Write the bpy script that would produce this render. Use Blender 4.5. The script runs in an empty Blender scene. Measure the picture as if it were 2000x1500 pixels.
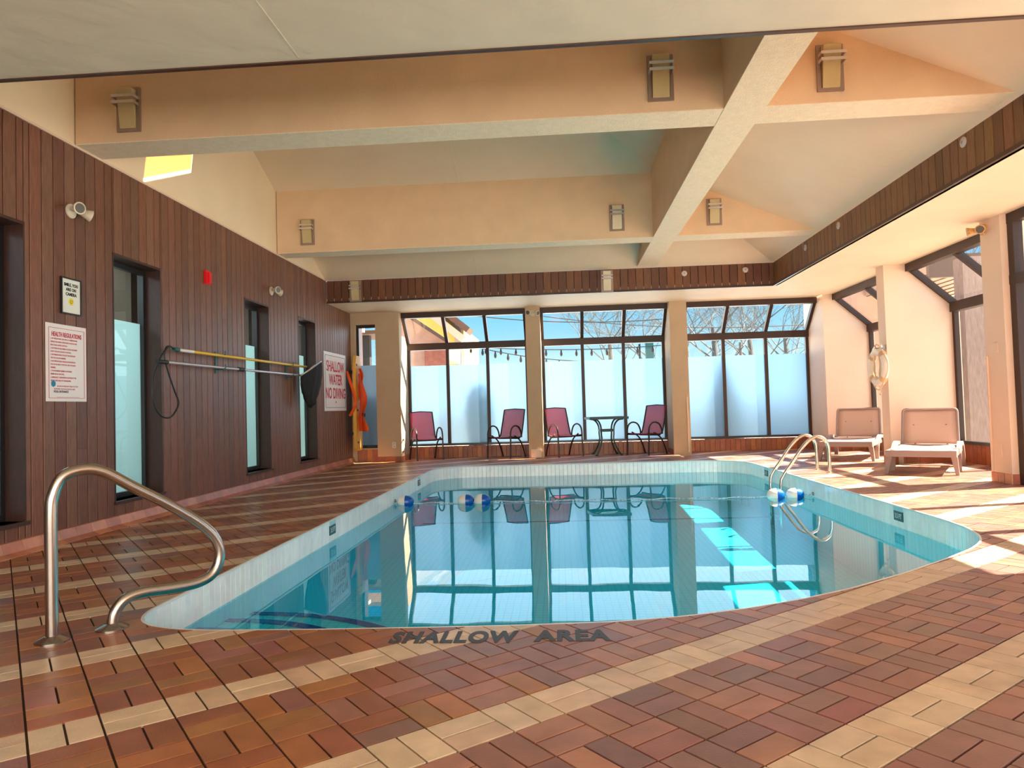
import bpy, math, random
from mathutils import Vector, Matrix
random.seed(7)
S = bpy.context.scene
COL = S.collection
PI = math.pi

# ------------------------------------------------------------------ camera
F = 1399.24; YAW = -0.0661037; PIT = 0.0328675; ROL = -0.0294355; CH = 0.99478
def cam_axes():
    cy, sy, cp, sp, cr, sr = math.cos(YAW), math.sin(YAW), math.cos(PIT), math.sin(PIT), math.cos(ROL), math.sin(ROL)
    fw = Vector((sy*cp, cy*cp, sp)); rt = Vector((cy, -sy, 0)); up = rt.cross(fw)
    return cr*rt + sr*up, -sr*rt + cr*up, fw
r_, u_, f_ = cam_axes()
cd = bpy.data.cameras.new('camera'); cam = bpy.data.objects.new('camera', cd); COL.objects.link(cam)
cd.sensor_fit = 'HORIZONTAL'; cd.sensor_width = 36.0; cd.lens = F/2000*36.0
cd.clip_start = 0.05; cd.clip_end = 500
M = Matrix((r_, u_, -f_)).transposed().to_4x4(); M.translation = Vector((0, 0, CH))
cam.matrix_world = M
S.camera = cam

# ------------------------------------------------------------------ light
S.view_settings.view_transform = 'Standard'; S.view_settings.look = 'None'
S.view_settings.gamma = 1.0; S.view_settings.use_curve_mapping = False
S.view_settings.exposure = 0.70
S.cycles.use_denoising = True
S.cycles.max_bounces = 10; S.cycles.diffuse_bounces = 6; S.cycles.glossy_bounces = 4
S.cycles.transmission_bounces = 8; S.cycles.transparent_max_bounces = 12
S.cycles.sample_clamp_indirect = 6.0

W = bpy.data.worlds.new('sky'); S.world = W; W.use_nodes = True
wn = W.node_tree.nodes; wl = W.node_tree.links; wn.clear()
wo = wn.new('ShaderNodeOutputWorld'); bg = wn.new('ShaderNodeBackground')
tc = wn.new('ShaderNodeTexCoord'); sep = wn.new('ShaderNodeSeparateXYZ'); rp = wn.new('ShaderNodeValToRGB')
wl.new(tc.outputs['Generated'], sep.inputs[0]); wl.new(sep.outputs['Z'], rp.inputs[0])
cr = rp.color_ramp; cr.elements[0].position = 0.0; cr.elements[0].color = (.78, .95, 1.0, 1)
cr.elements[1].position = 1.0; cr.elements[1].color = (.10, .36, .85, 1)
for p_, c_ in ((.05, (.60, .90, 1.0, 1)), (.12, (.30, .72, 1.0, 1)), (.22, (.06, .50, 1.0, 1)), (.5, (.05, .33, .85, 1))):
    e = cr.elements.new(p_); e.color = c_
wl.new(rp.outputs[0], bg.inputs[0]); bg.inputs[1].default_value = 0.72
wl.new(bg.outputs[0], wo.inputs[0])

SUNDIR = Vector((-1.0, -0.22, -1.06)).normalized()
sd = bpy.data.lights.new('sun', 'SUN'); sd.energy = 28.0; sd.angle = math.radians(.55); sd.color = (1.0, .82, .60)
so = bpy.data.objects.new('sun', sd); COL.objects.link(so)
so.rotation_euler = SUNDIR.to_track_quat('-Z', 'Y').to_euler(); so.location = (30, 7, 35)

def area(name, loc, target, sx, sy, power, color):
    l = bpy.data.lights.new(name, 'AREA'); l.shape = 'RECTANGLE'; l.size = sx; l.size_y = sy
    l.energy = power; l.color = color
    o = bpy.data.objects.new(name, l); COL.objects.link(o); o.location = loc
    o.rotation_euler = (Vector(target)-Vector(loc)).to_track_quat('-Z', 'Y').to_euler()
    return o
area('fill_behind', (0.4, -3.2, 1.3), (0.4, 4.5, 3.8), 8.0, 2.0, 340, (1.0, .94, .84))  # added fill lamp behind the camera; no window stands there
area('fill_far_windows', (0.8, 16.2, 2.4), (0.8, 9, 1.4), 9.0, 3.0, 150, (.72, .9, 1.0))  # lamp added outside the far glazing to boost the sky light indoors
area('fill_right_windows', (7.6, 9.0, 3.6), (1.0, 8.6, 1.6), 9.0, 2.5, 110, (1.0, .88, .72))  # warm fill lamp added outside the right glazing, besides sun and sky
area('corridor_lamp', (-5.6, 8.5, 2.75), (-5.6, 8.5, 0), 1.2, 9.0, 95, (.85, 1.0, 1.0))

# ------------------------------------------------------------------ materials
MATS = {}
def nodes(m):
    m.use_nodes = True
    nt = m.node_tree; return nt, nt.nodes, nt.links, nt.nodes.get('Principled BSDF')
def mat(name, col, rough=.5, metal=0.0, spec=.5, noise=0.0, nscale=8.0, bump=0.0, bscale=40.0, bdist=.01, stretch=None, coat=0.0, detail=4.0):
    if name in MATS: return MATS[name]
    m = bpy.data.materials.new(name); nt, N, L, P = nodes(m)
    P.inputs['Base Color'].default_value = (*col, 1); P.inputs['Roughness'].default_value = rough
    P.inputs['Metallic'].default_value = metal; P.inputs['Specular IOR Level'].default_value = spec
    P.inputs['Coat Weight'].default_value = coat
    t = None
    if noise or bump:
        t = N.new('ShaderNodeTexCoord')
        v = t.outputs['Object']
        if stretch:
            mp = N.new('ShaderNodeMapping'); mp.inputs['Scale'].default_value = stretch
            L.new(v, mp.inputs[0]); v = mp.outputs[0]
    if noise:
        n = N.new('ShaderNodeTexNoise'); n.inputs['Scale'].default_value = nscale; n.inputs['Detail'].default_value = detail
        L.new(v, n.inputs['Vector'])
        r = N.new('ShaderNodeMapRange'); r.inputs[1].default_value = .3; r.inputs[2].default_value = .7
        r.inputs[3].default_value = 1-noise; r.inputs[4].default_value = 1+noise
        L.new(n.outputs['Fac'], r.inputs[0])
        x = N.new('ShaderNodeVectorMath'); x.operation = 'SCALE'; x.inputs[0].default_value = col
        L.new(r.outputs[0], x.inputs['Scale']); L.new(x.outputs[0], P.inputs['Base Color'])
    if bump:
        n2 = N.new('ShaderNodeTexNoise'); n2.inputs['Scale'].default_value = bscale; n2.inputs['Detail'].default_value = 6
        L.new(v, n2.inputs['Vector'])
        b = N.new('ShaderNodeBump'); b.inputs['Strength'].default_value = bump; b.inputs['Distance'].default_value = bdist
        L.new(n2.outputs['Fac'], b.inputs['Height']); L.new(b.outputs[0], P.inputs['Normal'])
    MATS[name] = m
    return m
def tinted(name, source, rough, noise=.15, nscale=14.0, stretch=(1, 1, 1), bump=0.0, bscale=60.0, spec=.5):
    """base colour from the object's own colour ('obj') or from a per-face colour attribute ('attr')"""
    m = bpy.data.materials.new(name); nt, N, L, P = nodes(m)
    P.inputs['Roughness'].default_value = rough; P.inputs['Specular IOR Level'].default_value = spec
    if source == 'obj':
        a = N.new('ShaderNodeObjectInfo'); c = a.outputs['Color']
    else:
        a = N.new('ShaderNodeAttribute'); a.attribute_name = 'Col'; c = a.outputs['Color']
    g = N.new('ShaderNodeNewGeometry'); mp = N.new('ShaderNodeMapping'); mp.inputs['Scale'].default_value = stretch
    L.new(g.outputs['Position'], mp.inputs[0])
    n = N.new('ShaderNodeTexNoise'); n.inputs['Scale'].default_value = nscale; n.inputs['Detail'].default_value = 5
    L.new(mp.outputs[0], n.inputs['Vector'])
    r = N.new('ShaderNodeMapRange'); r.inputs[1].default_value = .3; r.inputs[2].default_value = .7
    r.inputs[3].default_value = 1-noise; r.inputs[4].default_value = 1+noise
    L.new(n.outputs['Fac'], r.inputs[0])
    x = N.new('ShaderNodeVectorMath'); x.operation = 'SCALE'; L.new(c, x.inputs[0]); L.new(r.outputs[0], x.inputs['Scale'])
    L.new(x.outputs[0], P.inputs['Base Color'])
    if bump:
        n2 = N.new('ShaderNodeTexNoise'); n2.inputs['Scale'].default_value = bscale; L.new(mp.outputs[0], n2.inputs['Vector'])
        b = N.new('ShaderNodeBump'); b.inputs['Strength'].default_value = bump; b.inputs['Distance'].default_value = .003
        L.new(n2.outputs['Fac'], b.inputs['Height']); L.new(b.outputs[0], P.inputs['Normal'])
    MATS[name] = m
    return m
def glassy(name, tint, ior=1.45, rough=0.0, bump=None, film=None, fmin=0.0):
    m = bpy.data.materials.new(name); nt, N, L, P = nodes(m); N.remove(P)
    out = N.get('Material Output')
    tr = N.new('ShaderNodeBsdfTransparent'); tr.inputs[0].default_value = (*tint, 1)
    gl = N.new('ShaderNodeBsdfGlossy'); gl.inputs['Roughness'].default_value = rough
    f0 = ((ior-1)/(ior+1))**2*(1.8 if ior > 1.4 else 1.0)
    ge = N.new('ShaderNodeNewGeometry'); dt = N.new('ShaderNodeVectorMath'); dt.operation = 'DOT_PRODUCT'
    L.new(ge.outputs['Incoming'], dt.inputs[0]); L.new(ge.outputs['Normal'], dt.inputs[1])
    def mth(op, x, y=None):
        q = N.new('ShaderNodeMath'); q.operation = op
        for k_, v_ in enumerate((x, y)):
            if v_ is None: continue
            if isinstance(v_, (int, float)): q.inputs[k_].default_value = v_
            else: L.new(v_, q.inputs[k_])
        return q.outputs[0]
    mx = N.new('ShaderNodeMixShader')
    if bump:
        g = N.new('ShaderNodeTexCoord'); mp = N.new('ShaderNodeMapping'); mp.inputs['Scale'].default_value = bump[0]
        L.new(g.outputs['Object'], mp.inputs[0])
        n = N.new('ShaderNodeTexNoise'); n.inputs['Scale'].default_value = bump[1]; n.inputs['Detail'].default_value = 2
        L.new(mp.outputs[0], n.inputs['Vector'])
        b = N.new('ShaderNodeBump'); b.inputs['Strength'].default_value = bump[2]; b.inputs['Distance'].default_value = bump[3]
        L.new(n.outputs['Fac'], b.inputs['Height']); L.new(b.outputs[0], gl.inputs['Normal']); L.new(b.outputs[0], dt.inputs[1])
    c_ = mth('ABSOLUTE', dt.outputs['Value']); p5 = mth('POWER', mth('SUBTRACT', 1.0, c_), 5.0)
    fac = mth('ADD', mth('MULTIPLY', p5, 1-f0), f0)
    L.new(fac, mx.inputs[0]); L.new(tr.outputs[0], mx.inputs[1]); L.new(gl.outputs[0], mx.inputs[2])
    L.new(mx.outputs[0], out.inputs[0])
    MATS[name] = m
    return m
def frosted(name, col, blur=.45, share=.4):
    m = bpy.data.materials.new(name); nt, N, L, P = nodes(m); N.remove(P)
    out = N.get('Material Output')
    t = N.new('ShaderNodeBsdfTranslucent'); t.inputs[0].default_value = (*col, 1)
    r = N.new('ShaderNodeBsdfRefraction'); r.inputs[0].default_value = (*col, 1); r.inputs['Roughness'].default_value = blur; r.inputs['IOR'].default_value = 1.4
    d = N.new('ShaderNodeBsdfDiffuse'); d.inputs[0].default_value = (*col, 1)
    a = N.new('ShaderNodeMixShader'); a.inputs[0].default_value = share
    b = N.new('ShaderNodeMixShader'); b.inputs[0].default_value = .22
    L.new(t.outputs[0], a.inputs[1]); L.new(r.outputs[0], a.inputs[2])
    L.new(a.outputs[0], b.inputs[1]); L.new(d.outputs[0], b.inputs[2]); L.new(b.outputs[0], out.inputs[0])
    MATS[name] = m
    return m

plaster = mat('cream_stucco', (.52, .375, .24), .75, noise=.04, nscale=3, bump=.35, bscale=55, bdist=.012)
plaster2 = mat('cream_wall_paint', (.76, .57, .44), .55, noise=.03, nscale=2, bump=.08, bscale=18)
ceil_m = mat('ceiling_paint', (.80, .64, .46), .6, noise=.03, nscale=2, bump=.22, bscale=9, bdist=.02)
beam_side = mat('beam_stucco', (.74, .53, .33), .8, noise=.05, nscale=3, bump=.4, bscale=60, bdist=.01)
beam_under = mat('beam_underside_stucco', (.88, .72, .52), .8, noise=.05, nscale=20, bump=.6, bscale=110, bdist=.012)
browntrim = mat('dark_brown_trim', (.055, .022, .013), .35, noise=.2, nscale=6)
winframe = mat('brown_window_metal', (.040, .018, .013), .42, spec=.4)
blackframe = mat('black_window_metal', (.012, .012, .013), .3)
reveal_m = mat('dark_stained_reveal', (.045, .015, .009), .4, noise=.25, nscale=12, stretch=(4, 4, .6))
grout = mat('grey_brown_grout', (.045, .022, .014), .9)
steel = mat('brushed_steel', (.46, .41, .37), .22, metal=1.0)
steel2 = mat('ladder_steel', (.72, .66, .56), .2, metal=1.0)
def sling_mat(name, col):
    m = mat(name, col, .6, bump=.3, bscale=220, bdist=.002); nt = m.node_tree; N, L = nt.nodes, nt.links; P = N.get('Principled BSDF'); out = N.get('Material Output')
    t = N.new('ShaderNodeBsdfTranslucent'); t.inputs[0].default_value = (*[min(1, c*1.3) for c in col], 1); tr = N.new('ShaderNodeBsdfTransparent')
    a = N.new('ShaderNodeMixShader'); a.inputs[0].default_value = .4; b = N.new('ShaderNodeMixShader'); b.inputs[0].default_value = .32
    L.new(P.outputs[0], a.inputs[1]); L.new(t.outputs[0], a.inputs[2]); L.new(a.outputs[0], b.inputs[1]); L.new(tr.outputs[0], b.inputs[2]); L.new(b.outputs[0], out.inputs[0])
    return m
chairframe = mat('bronze_chair_metal', (.035, .022, .018), .35, metal=.4)
sling = sling_mat('crimson_sling', (.55, .05, .12))
tablemetal = mat('dark_green_table_metal', (.015, .05, .045), .3)
tableglass = mat('green_table_glass', (.02, .22, .20), .08, spec=.8)
white = mat('white_enamel', (.86, .82, .84), .35)
paper = mat('white_paper', (.82, .86, .82), .6)
ink_red = mat('red_ink', (.55, .015, .05), .5)
ink_black = mat('black_ink', (.012, .012, .014), .5)
ink_grey = mat('grey_ink', (.25, .20, .23), .5)
yellow_ink = mat('yellow_ink', (.85, .70, .02), .5)
blue_ink = mat('blue_sticker', (.01, .25, .42), .5)
red_plastic = mat('red_plastic', (.75, .01, .02), .3)
ivory = mat('ivory_plastic', (.66, .58, .44), .4)
lampglass = mat('floodlight_lens', (.12, .11, .10), .15, spec=.8)
alu = mat('aluminium_pole', (.68, .66, .70), .3, metal=.6)
yellow_p = mat('yellow_fibreglass', (.85, .52, .015), .3)
black_rub = mat('black_rubber', (.012, .014, .016), .5)
green_clip = mat('dark_green_plastic', (.01, .10, .09), .4)
netmesh = mat('black_net_fabric', (.012, .012, .015), .8, bump=.5, bscale=300)
boardwood = mat('varnished_board', (.80, .42, .06), .35, noise=.12, nscale=10, stretch=(6, 6, .5))
orange_f = mat('orange_vest_fabric', (.85, .10, .005), .7, bump=.3, bscale=30)
shade_gl = mat('amber_sconce_glass', (.55, .44, .22), .25, noise=.05)
sconce_metal = mat('sconce_pewter', (.34, .25, .21), .35, metal=.5)
sconce_bar = mat('sconce_bar_steel', (.72, .68, .70), .25, metal=.8)
lounge_pl = mat('taupe_plastic', (.30, .215, .20), .4)
lounge_sl = mat('taupe_sling', (.52, .36, .30), .75, bump=.25, bscale=260, bdist=.002)
ringwhite = mat('white_ring_vinyl', (.84, .78, .70), .4)
ropecream = mat('cream_rope', (.72, .58, .40), .8, bump=.4, bscale=150)
floatblue = mat('blue_float_plastic', (.0, .09, .42), .25)
floatwhite = mat('white_float_plastic', (.80, .77, .72), .25)
rope_m = mat('blue_white_rope', (.45, .55, .60), .7, noise=.6, nscale=40)
waterline_g = mat('pale_grout', (.42, .50, .50), .8)
darkblue = mat('navy_mosaic', (.0, .05, .30), .25, noise=.5, nscale=60)
outletm = mat('outlet_plastic', (.70, .66, .58), .4)
tile_o = tinted('quarry_tile', 'obj', .36, noise=.16, nscale=9, bump=.25, bscale=120)
tile_a = tinted('quarry_tile_far', 'attr', .36, noise=.16, nscale=9, bump=.25, bscale=120)
wood_o = tinted('stained_board', 'obj', .42, noise=.22, nscale=10, stretch=(6, 6, .7), bump=.25, bscale=40)
pooltile_o = tinted('glazed_pool_tile', 'obj', .18, noise=.05, nscale=12)
pooltile_a = tinted('glazed_pool_tile_rest', 'attr', .18, noise=.05, nscale=12)

def basin_mat():
    m = bpy.data.materials.new('aqua_mosaic'); nt, N, L, P = nodes(m)
    g = N.new('ShaderNodeNewGeometry'); br = N.new('ShaderNodeTexBrick')
    mp = N.new('ShaderNodeMapping'); L.new(g.outputs['Position'], mp.inputs[0])
    br.offset = 0.0; br.inputs['Scale'].default_value = 1.0; br.inputs['Brick Width'].default_value = .07; br.inputs['Row Height'].default_value = .07
    br.inputs['Mortar Size'].default_value = .006
    br.inputs['Color1'].default_value = (.38, .84, .90, 1); br.inputs['Color2'].default_value = (.34, .80, .87, 1); br.inputs['Mortar'].default_value = (.26, .66, .74, 1)
    L.new(mp.outputs[0], br.inputs['Vector']); L.new(br.outputs['Color'], P.inputs['Base Color'])
    P.inputs['Roughness'].default_value = .5
    return m
basin_m = basin_mat()
water_m = glassy('pool_water', (.19, .85, 1.0), 1.35, 0.0, bump=((1, 1, 1), 1.6, .22, .004))
glass_m = glassy('window_glass', (.90, .96, .98), 1.45, 0.0)
film_m = frosted('frosted_film', (.27, .42, .57), .8, .5)
film_l = frosted('frosted_film_corridor', (.62, .86, .88), .4, .3)

# ------------------------------------------------------------------ helpers
def link(o, parent=None, **props):
    COL.objects.link(o)
    if parent is not None: o.parent = parent
    for k, v in props.items(): o[k] = v
    return o
def thing(name, label, cat, loc=(0, 0, 0), rz=0.0, group=None):
    o = bpy.data.objects.new(name, None); o.empty_display_size = .1
    o.location = loc; o.rotation_euler = (0, 0, rz)
    link(o); o['label'] = label; o['category'] = cat
    if group: o['group'] = group
    return o
def struct(name, label=None):
    o = bpy.data.objects.new(name, None); o.empty_display_size = .1; link(o); o['kind'] = 'structure'
    if label: o['label'] = label
    return o
class MB:
    def __init__(s): s.v = []; s.f = []; s.c = []
    def add(s, vs, fs, col=None):
        b = len(s.v); s.v += [tuple(p) for p in vs]; s.f += [tuple(b+i for i in f) for f in fs]
        if col is not None: s.c += [col]*len(fs)
        return s
    def box(s, x0, x1, y0, y1, z0, z1, col=None):
        return s.add([(x0,y0,z0),(x1,y0,z0),(x1,y1,z0),(x0,y1,z0),(x0,y0,z1),(x1,y0,z1),(x1,y1,z1),(x0,y1,z1)],
                     [(0,3,2,1),(4,5,6,7),(0,1,5,4),(1,2,6,5),(2,3,7,6),(3,0,4,7)], col)
    def bev(s, x0, x1, y0, y1, z0, z1, b, axis='z', col=None):
        """box with its face towards +axis chamfered"""
        if axis == 'z':
            lo = [(x0,y0,z0),(x1,y0,z0),(x1,y1,z0),(x0,y1,z0)]; mi = [(x0,y0,z1-b),(x1,y0,z1-b),(x1,y1,z1-b),(x0,y1,z1-b)]
            hi = [(x0+b,y0+b,z1),(x1-b,y0+b,z1),(x1-b,y1-b,z1),(x0+b,y1-b,z1)]
        fs = [(0,3,2,1)]+[(i,(i+1)%4,4+(i+1)%4,4+i) for i in range(4)]+[(4+i,4+(i+1)%4,8+(i+1)%4,8+i) for i in range(4)]+[(8,9,10,11)]
        return s.add(lo+mi+hi, fs, col)
    def prism(s, poly, ext, T=lambda a, b, c: (a, b, c)):
        """poly in (a,b); extruded over c in ext; T maps to world"""
        n = len(poly); vs = [T(a, b, ext[0]) for a, b in poly]+[T(a, b, ext[1]) for a, b in poly]
        return s.add(vs, [tuple(range(n))[::-1], tuple(range(n, 2*n))]+[(i, (i+1) % n, n+(i+1) % n, n+i) for i in range(n)])
    def beam(s, p, q, w, h, up=(0, 0, 1)):
        p, q = Vector(p), Vector(q); d = (q-p).normalized(); upv = Vector(up)
        if abs(d.dot(upv)) > .98: upv = Vector((0, 1, 0)) if abs(d.y) < .9 else Vector((1, 0, 0))
        a = d.cross(upv).normalized()*w/2; b = a.cross(d).normalized()*h/2
        vs = [p-a-b, p+a-b, p+a+b, p-a+b, q-a-b, q+a-b, q+a+b, q-a+b]
        return s.add(vs, [(0,3,2,1),(4,5,6,7),(0,1,5,4),(1,2,6,5),(2,3,7,6),(3,0,4,7)])
    def tube(s, pts, r, n=10, closed=False, cap=True, ell=None):
        pts = [Vector(p) for p in pts]; m = len(pts); rr = r if isinstance(r, (list, tuple)) else [r]*m
        up = Vector((0, 0, 1)); base = len(s.v); prev = None
        for i, p in enumerate(pts):
            if closed: d = pts[(i+1) % m]-pts[i-1]
            else: d = pts[min(i+1, m-1)]-pts[max(i-1, 0)]
            d.normalize()
            if prev is None:
                a = d.cross(up)
                if a.length < .05: a = d.cross(Vector((0, 1, 0)))
                a.normalize()
            else:
                a = (prev-d*prev.dot(d)).normalized()
            prev = a; b = d.cross(a)
            for k in range(n):
                t = 2*PI*k/n
                s.v.append(tuple(p+(a*math.cos(t)+b*math.sin(t))*rr[i]))
        fs = []
        for i in range(m if closed else m-1):
            j = (i+1) % m
            for k in range(n):
                fs.append((base+i*n+k, base+i*n+(k+1) % n, base+j*n+(k+1) % n, base+j*n+k))
        if cap and not closed:
            fs.append(tuple(base+k for k in range(n))[::-1]); fs.append(tuple(base+(m-1)*n+k for k in range(n)))
        s.f += fs
        return s
    def lathe(s, prof, n=24, O=(0, 0, 0), ax='z'):
        """prof: (r, h) pairs round axis ax through O"""
        base = len(s.v); m = len(prof)
        for r, h in prof:
            for k in range(n):
                t = 2*PI*k/n; c, d = r*math.cos(t), r*math.sin(t)
                p = (c, d, h) if ax == 'z' else ((h, c, d) if ax == 'x' else (d, h, c))
                s.v.append((O[0]+p[0], O[1]+p[1], O[2]+p[2]))
        for i in range(m-1):
            for k in range(n):
                s.f.append((base+i*n+k, base+i*n+(k+1) % n, base+(i+1)*n+(k+1) % n, base+(i+1)*n+k))
        s.f.append(tuple(base+k for k in range(n))[::-1]); s.f.append(tuple(base+(m-1)*n+k for k in range(n)))
        return s
    def mesh(s, name, m, smooth=False):
        me = bpy.data.meshes.new(name); me.from_pydata(s.v, [], s.f)
        for q in (m if isinstance(m, (list, tuple)) else [m]): me.materials.append(q)
        if s.c:
            ca = me.color_attributes.new('Col', 'FLOAT_COLOR', 'CORNER')
            data = []
            for p in me.polygons: data += list((*s.c[p.index], 1.0))*p.loop_total
            ca.data.foreach_set('color', data)
        if smooth:
            me.polygons.foreach_set('use_smooth', [True]*len(me.polygons))
            me.set_sharp_from_angle(angle=math.radians(40))
        me.update()
        return me
    def build(s, name, m, parent=None, smooth=False, **props):
        o = bpy.data.objects.new(name, s.mesh(name, m, smooth))
        return link(o, parent, **props)
def spline(pts, n=8, closed=False):
    P = [Vector(p) for p in pts]; out = []; m = len(P)
    rng = range(m) if closed else range(m-1)
    for i in rng:
        p0 = P[(i-1) % m] if closed else P[max(i-1, 0)]; p1 = P[i]; p2 = P[(i+1) % m]; p3 = P[(i+2) % m] if closed else P[min(i+2, m-1)]
        for k in range(n):
            t = k/n
            out.append(.5*((2*p1)+(-p0+p2)*t+(2*p0-5*p1+4*p2-p3)*t*t+(-p0+3*p1-3*p2+p3)*t**3))
    if not closed: out.append(P[-1])
    return out
def fillet(pts, r, n=6):
    """round the corners of a polyline"""
    P = [Vector(p) for p in pts]; out = [P[0]]
    for i in range(1, len(P)-1):
        a = (P[i-1]-P[i]); b = (P[i+1]-P[i]); d = min(r, a.length*.49, b.length*.49)
        s, e = P[i]+a.normalized()*d, P[i]+b.normalized()*d
        for k in range(n+1):
            t = k/n; out.append((1-t)**2*s+2*t*(1-t)*P[i]+t*t*e)
    out.append(P[-1]); return out
def pane_x(m, x, y0, y1, z0, z1): m.add([(x, y0, z0), (x, y1, z0), (x, y1, z1), (x, y0, z1)], [(0, 1, 2, 3)])
def copy_tree(o, parent=None):
    c = o.copy(); COL.objects.link(c)
    if parent is not None: c.parent = parent
    for ch in list(o.children): copy_tree(ch, c)
    return c
def flat_mesh(cu):
    t = bpy.data.objects.new('t', cu); me = bpy.data.meshes.new_from_object(t); me.name = cu.name; bpy.data.objects.remove(t); return me
def text(name, s, size, m, parent, loc, rot, align='CENTER', sx=1.0, bold=0.0, ext=.0008, spacing=1.0):
    cu = bpy.data.curves.new(name, 'FONT'); cu.body = s; cu.size = size; cu.align_x = align; cu.align_y = 'CENTER'
    cu.offset = bold; cu.extrude = ext; cu.space_character = spacing; cu.resolution_u = 4
    cu.materials.append(m)
    o = bpy.data.objects.new(name, flat_mesh(cu)); link(o, parent); o.location = loc; o.rotation_euler = rot; o.scale = (sx, 1, 1)
    return o
def vary(c, a=.12, hue=.05):
    k = 1+random.uniform(-a, a)
    return tuple(max(0, min(1, x*k*(1+random.uniform(-hue, hue)))) for x in c)

# ------------------------------------------------------------------ pool outline
OUT = [(-2.17, 3.62), (-2.17, 11.75), (-2.13, 12.05), (-2.0, 12.28), (-1.78, 12.41), (-1.45, 12.46), (2.35, 12.46), (2.7, 12.38), (2.92, 12.18), (3.03, 11.9), (3.05, 11.6),
       (3.05, 6.0), (3.02, 5.62), (2.93, 5.29), (2.81, 5.06), (2.63, 4.84), (2.32, 4.55), (1.9, 4.19), (1.48, 3.87), (1.15, 3.67), (.84, 3.52), (.55, 3.41), (.22, 3.335),
       (-.25, 3.295), (-.72, 3.275), (-1.19, 3.262), (-1.66, 3.262), (-1.87, 3.29), (-2.02, 3.355), (-2.12, 3.46)]
def hull(P):
    P = sorted(set(P)); cr_ = lambda o, a, b: (a[0]-o[0])*(b[1]-o[1])-(a[1]-o[1])*(b[0]-o[0])
    lo = []
    for p in P:
        while len(lo) > 1 and cr_(lo[-2], lo[-1], p) <= 0: lo.pop()
        lo.append(p)
    up = []
    for p in reversed(P):
        while len(up) > 1 and cr_(up[-2], up[-1], p) <= 0: up.pop()
        up.append(p)
    return lo[:-1]+up[:-1]
POOL = hull(OUT)           # convex, counter-clockwise
for _ in range(2):         # soften the corners without shortening the long sides
    Q = []
    for i in range(len(POOL)):
        a, b = POOL[i], POOL[(i+1) % len(POOL)]; L_ = math.hypot(b[0]-a[0], b[1]-a[1]); t = min(.25, .05/L_)
        Q += [(a[0]+(b[0]-a[0])*t, a[1]+(b[1]-a[1])*t), (b[0]-(b[0]-a[0])*t, b[1]-(b[1]-a[1])*t)]
    POOL = Q
NP = len(POOL)
def clip(poly, a, b, keep_left):
    out = []; n = len(poly)
    s = lambda p: ((b[0]-a[0])*(p[1]-a[1])-(b[1]-a[1])*(p[0]-a[0]))*(1 if keep_left else -1)
    for i in range(n):
        p, q = poly[i], poly[(i+1) % n]; sp, sq = s(p), s(q)
        if sp >= 0: out.append(p)
        if (sp > 0 and sq < 0) or (sp < 0 and sq > 0):
            t = sp/(sp-sq); out.append((p[0]+(q[0]-p[0])*t, p[1]+(q[1]-p[1])*t))
    return out
def parea(p): return abs(sum(p[i][0]*p[(i+1) % len(p)][1]-p[(i+1) % len(p)][0]*p[i][1] for i in range(len(p))))/2
def inside_pool(p): return all((POOL[(i+1) % NP][0]-POOL[i][0])*(p[1]-POOL[i][1])-(POOL[(i+1) % NP][1]-POOL[i][1])*(p[0]-POOL[i][0]) > 0 for i in range(NP))
def minus_pool(poly):
    rest = poly; outp = []
    for i in range(NP):
        if len(rest) < 3: break
        a, b = POOL[i], POOL[(i+1) % NP]
        o = clip(rest, a, b, False)
        if len(o) >= 3 and parea(o) > 2e-5: outp.append(o)
        rest = clip(rest, a, b, True)
    return outp

# ------------------------------------------------------------------ floor
XL, XR, YB, YF = -4.12, 5.95, -4.0, 14.78
floor = struct('floor')
fb = MB()
quad = [(XL, YB), (XR, YB), (XR, 14.95), (XL, 14.95)]
for pc in minus_pool(quad):
    fb.add([(x, y, -.008) for x, y in pc], [tuple(range(len(pc)))])
fb.build('grout_bed', grout, floor)
B = .203; G = 0.881564; KT = .98681
sv = (math.sin(G), math.cos(G)); tv = (math.cos(G)*KT, -math.sin(G)*KT); ORI = (-11.11614*B, 14.02652*B)
def LP(i, j): return (ORI[0]+B*(i*sv[0]+j*tv[0]), ORI[1]+B*(i*sv[1]+j*tv[1]))
CREAM = [(.56, .40, .26), (.54, .37, .24), (.58, .42, .28)]
REDS = [(.27, .105, .075), (.24, .10, .08), (.30, .125, .085), (.22, .10, .082), (.26, .09, .075), (.33, .14, .085), (.21, .10, .075)]
ORNG = [(.31, .105, .040), (.27, .095, .040), (.36, .14, .045), (.24, .085, .045), (.30, .13, .045), (.28, .09, .04)]
def tile_col(i, j, x, y):
    if j % 4 == 0: return vary(random.choice(CREAM), .05, .02)
    k = (x+.6)/1.4+.5-(.15 if y > 4 else 0)  # more reds to the right: partly tile colour, partly tint of the light
    return vary(random.choice(REDS if random.random() < max(.08, min(1, k)) else ORNG), .12, .06)
GR = .0038
def in_frame(x, y):
    d = Vector((x, y, 0))-Vector((0, 0, CH)); w = d.dot(f_)
    if w < .2: return 0
    px, py = 1000+F*d.dot(r_)/w, 750-F*d.dot(u_)/w
    if -60 < px < 2060 and -60 < py < 1580: return F*F*B*B*.5*CH/(w**3)   # projected area, roughly
    return 0
tiles = []
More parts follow.
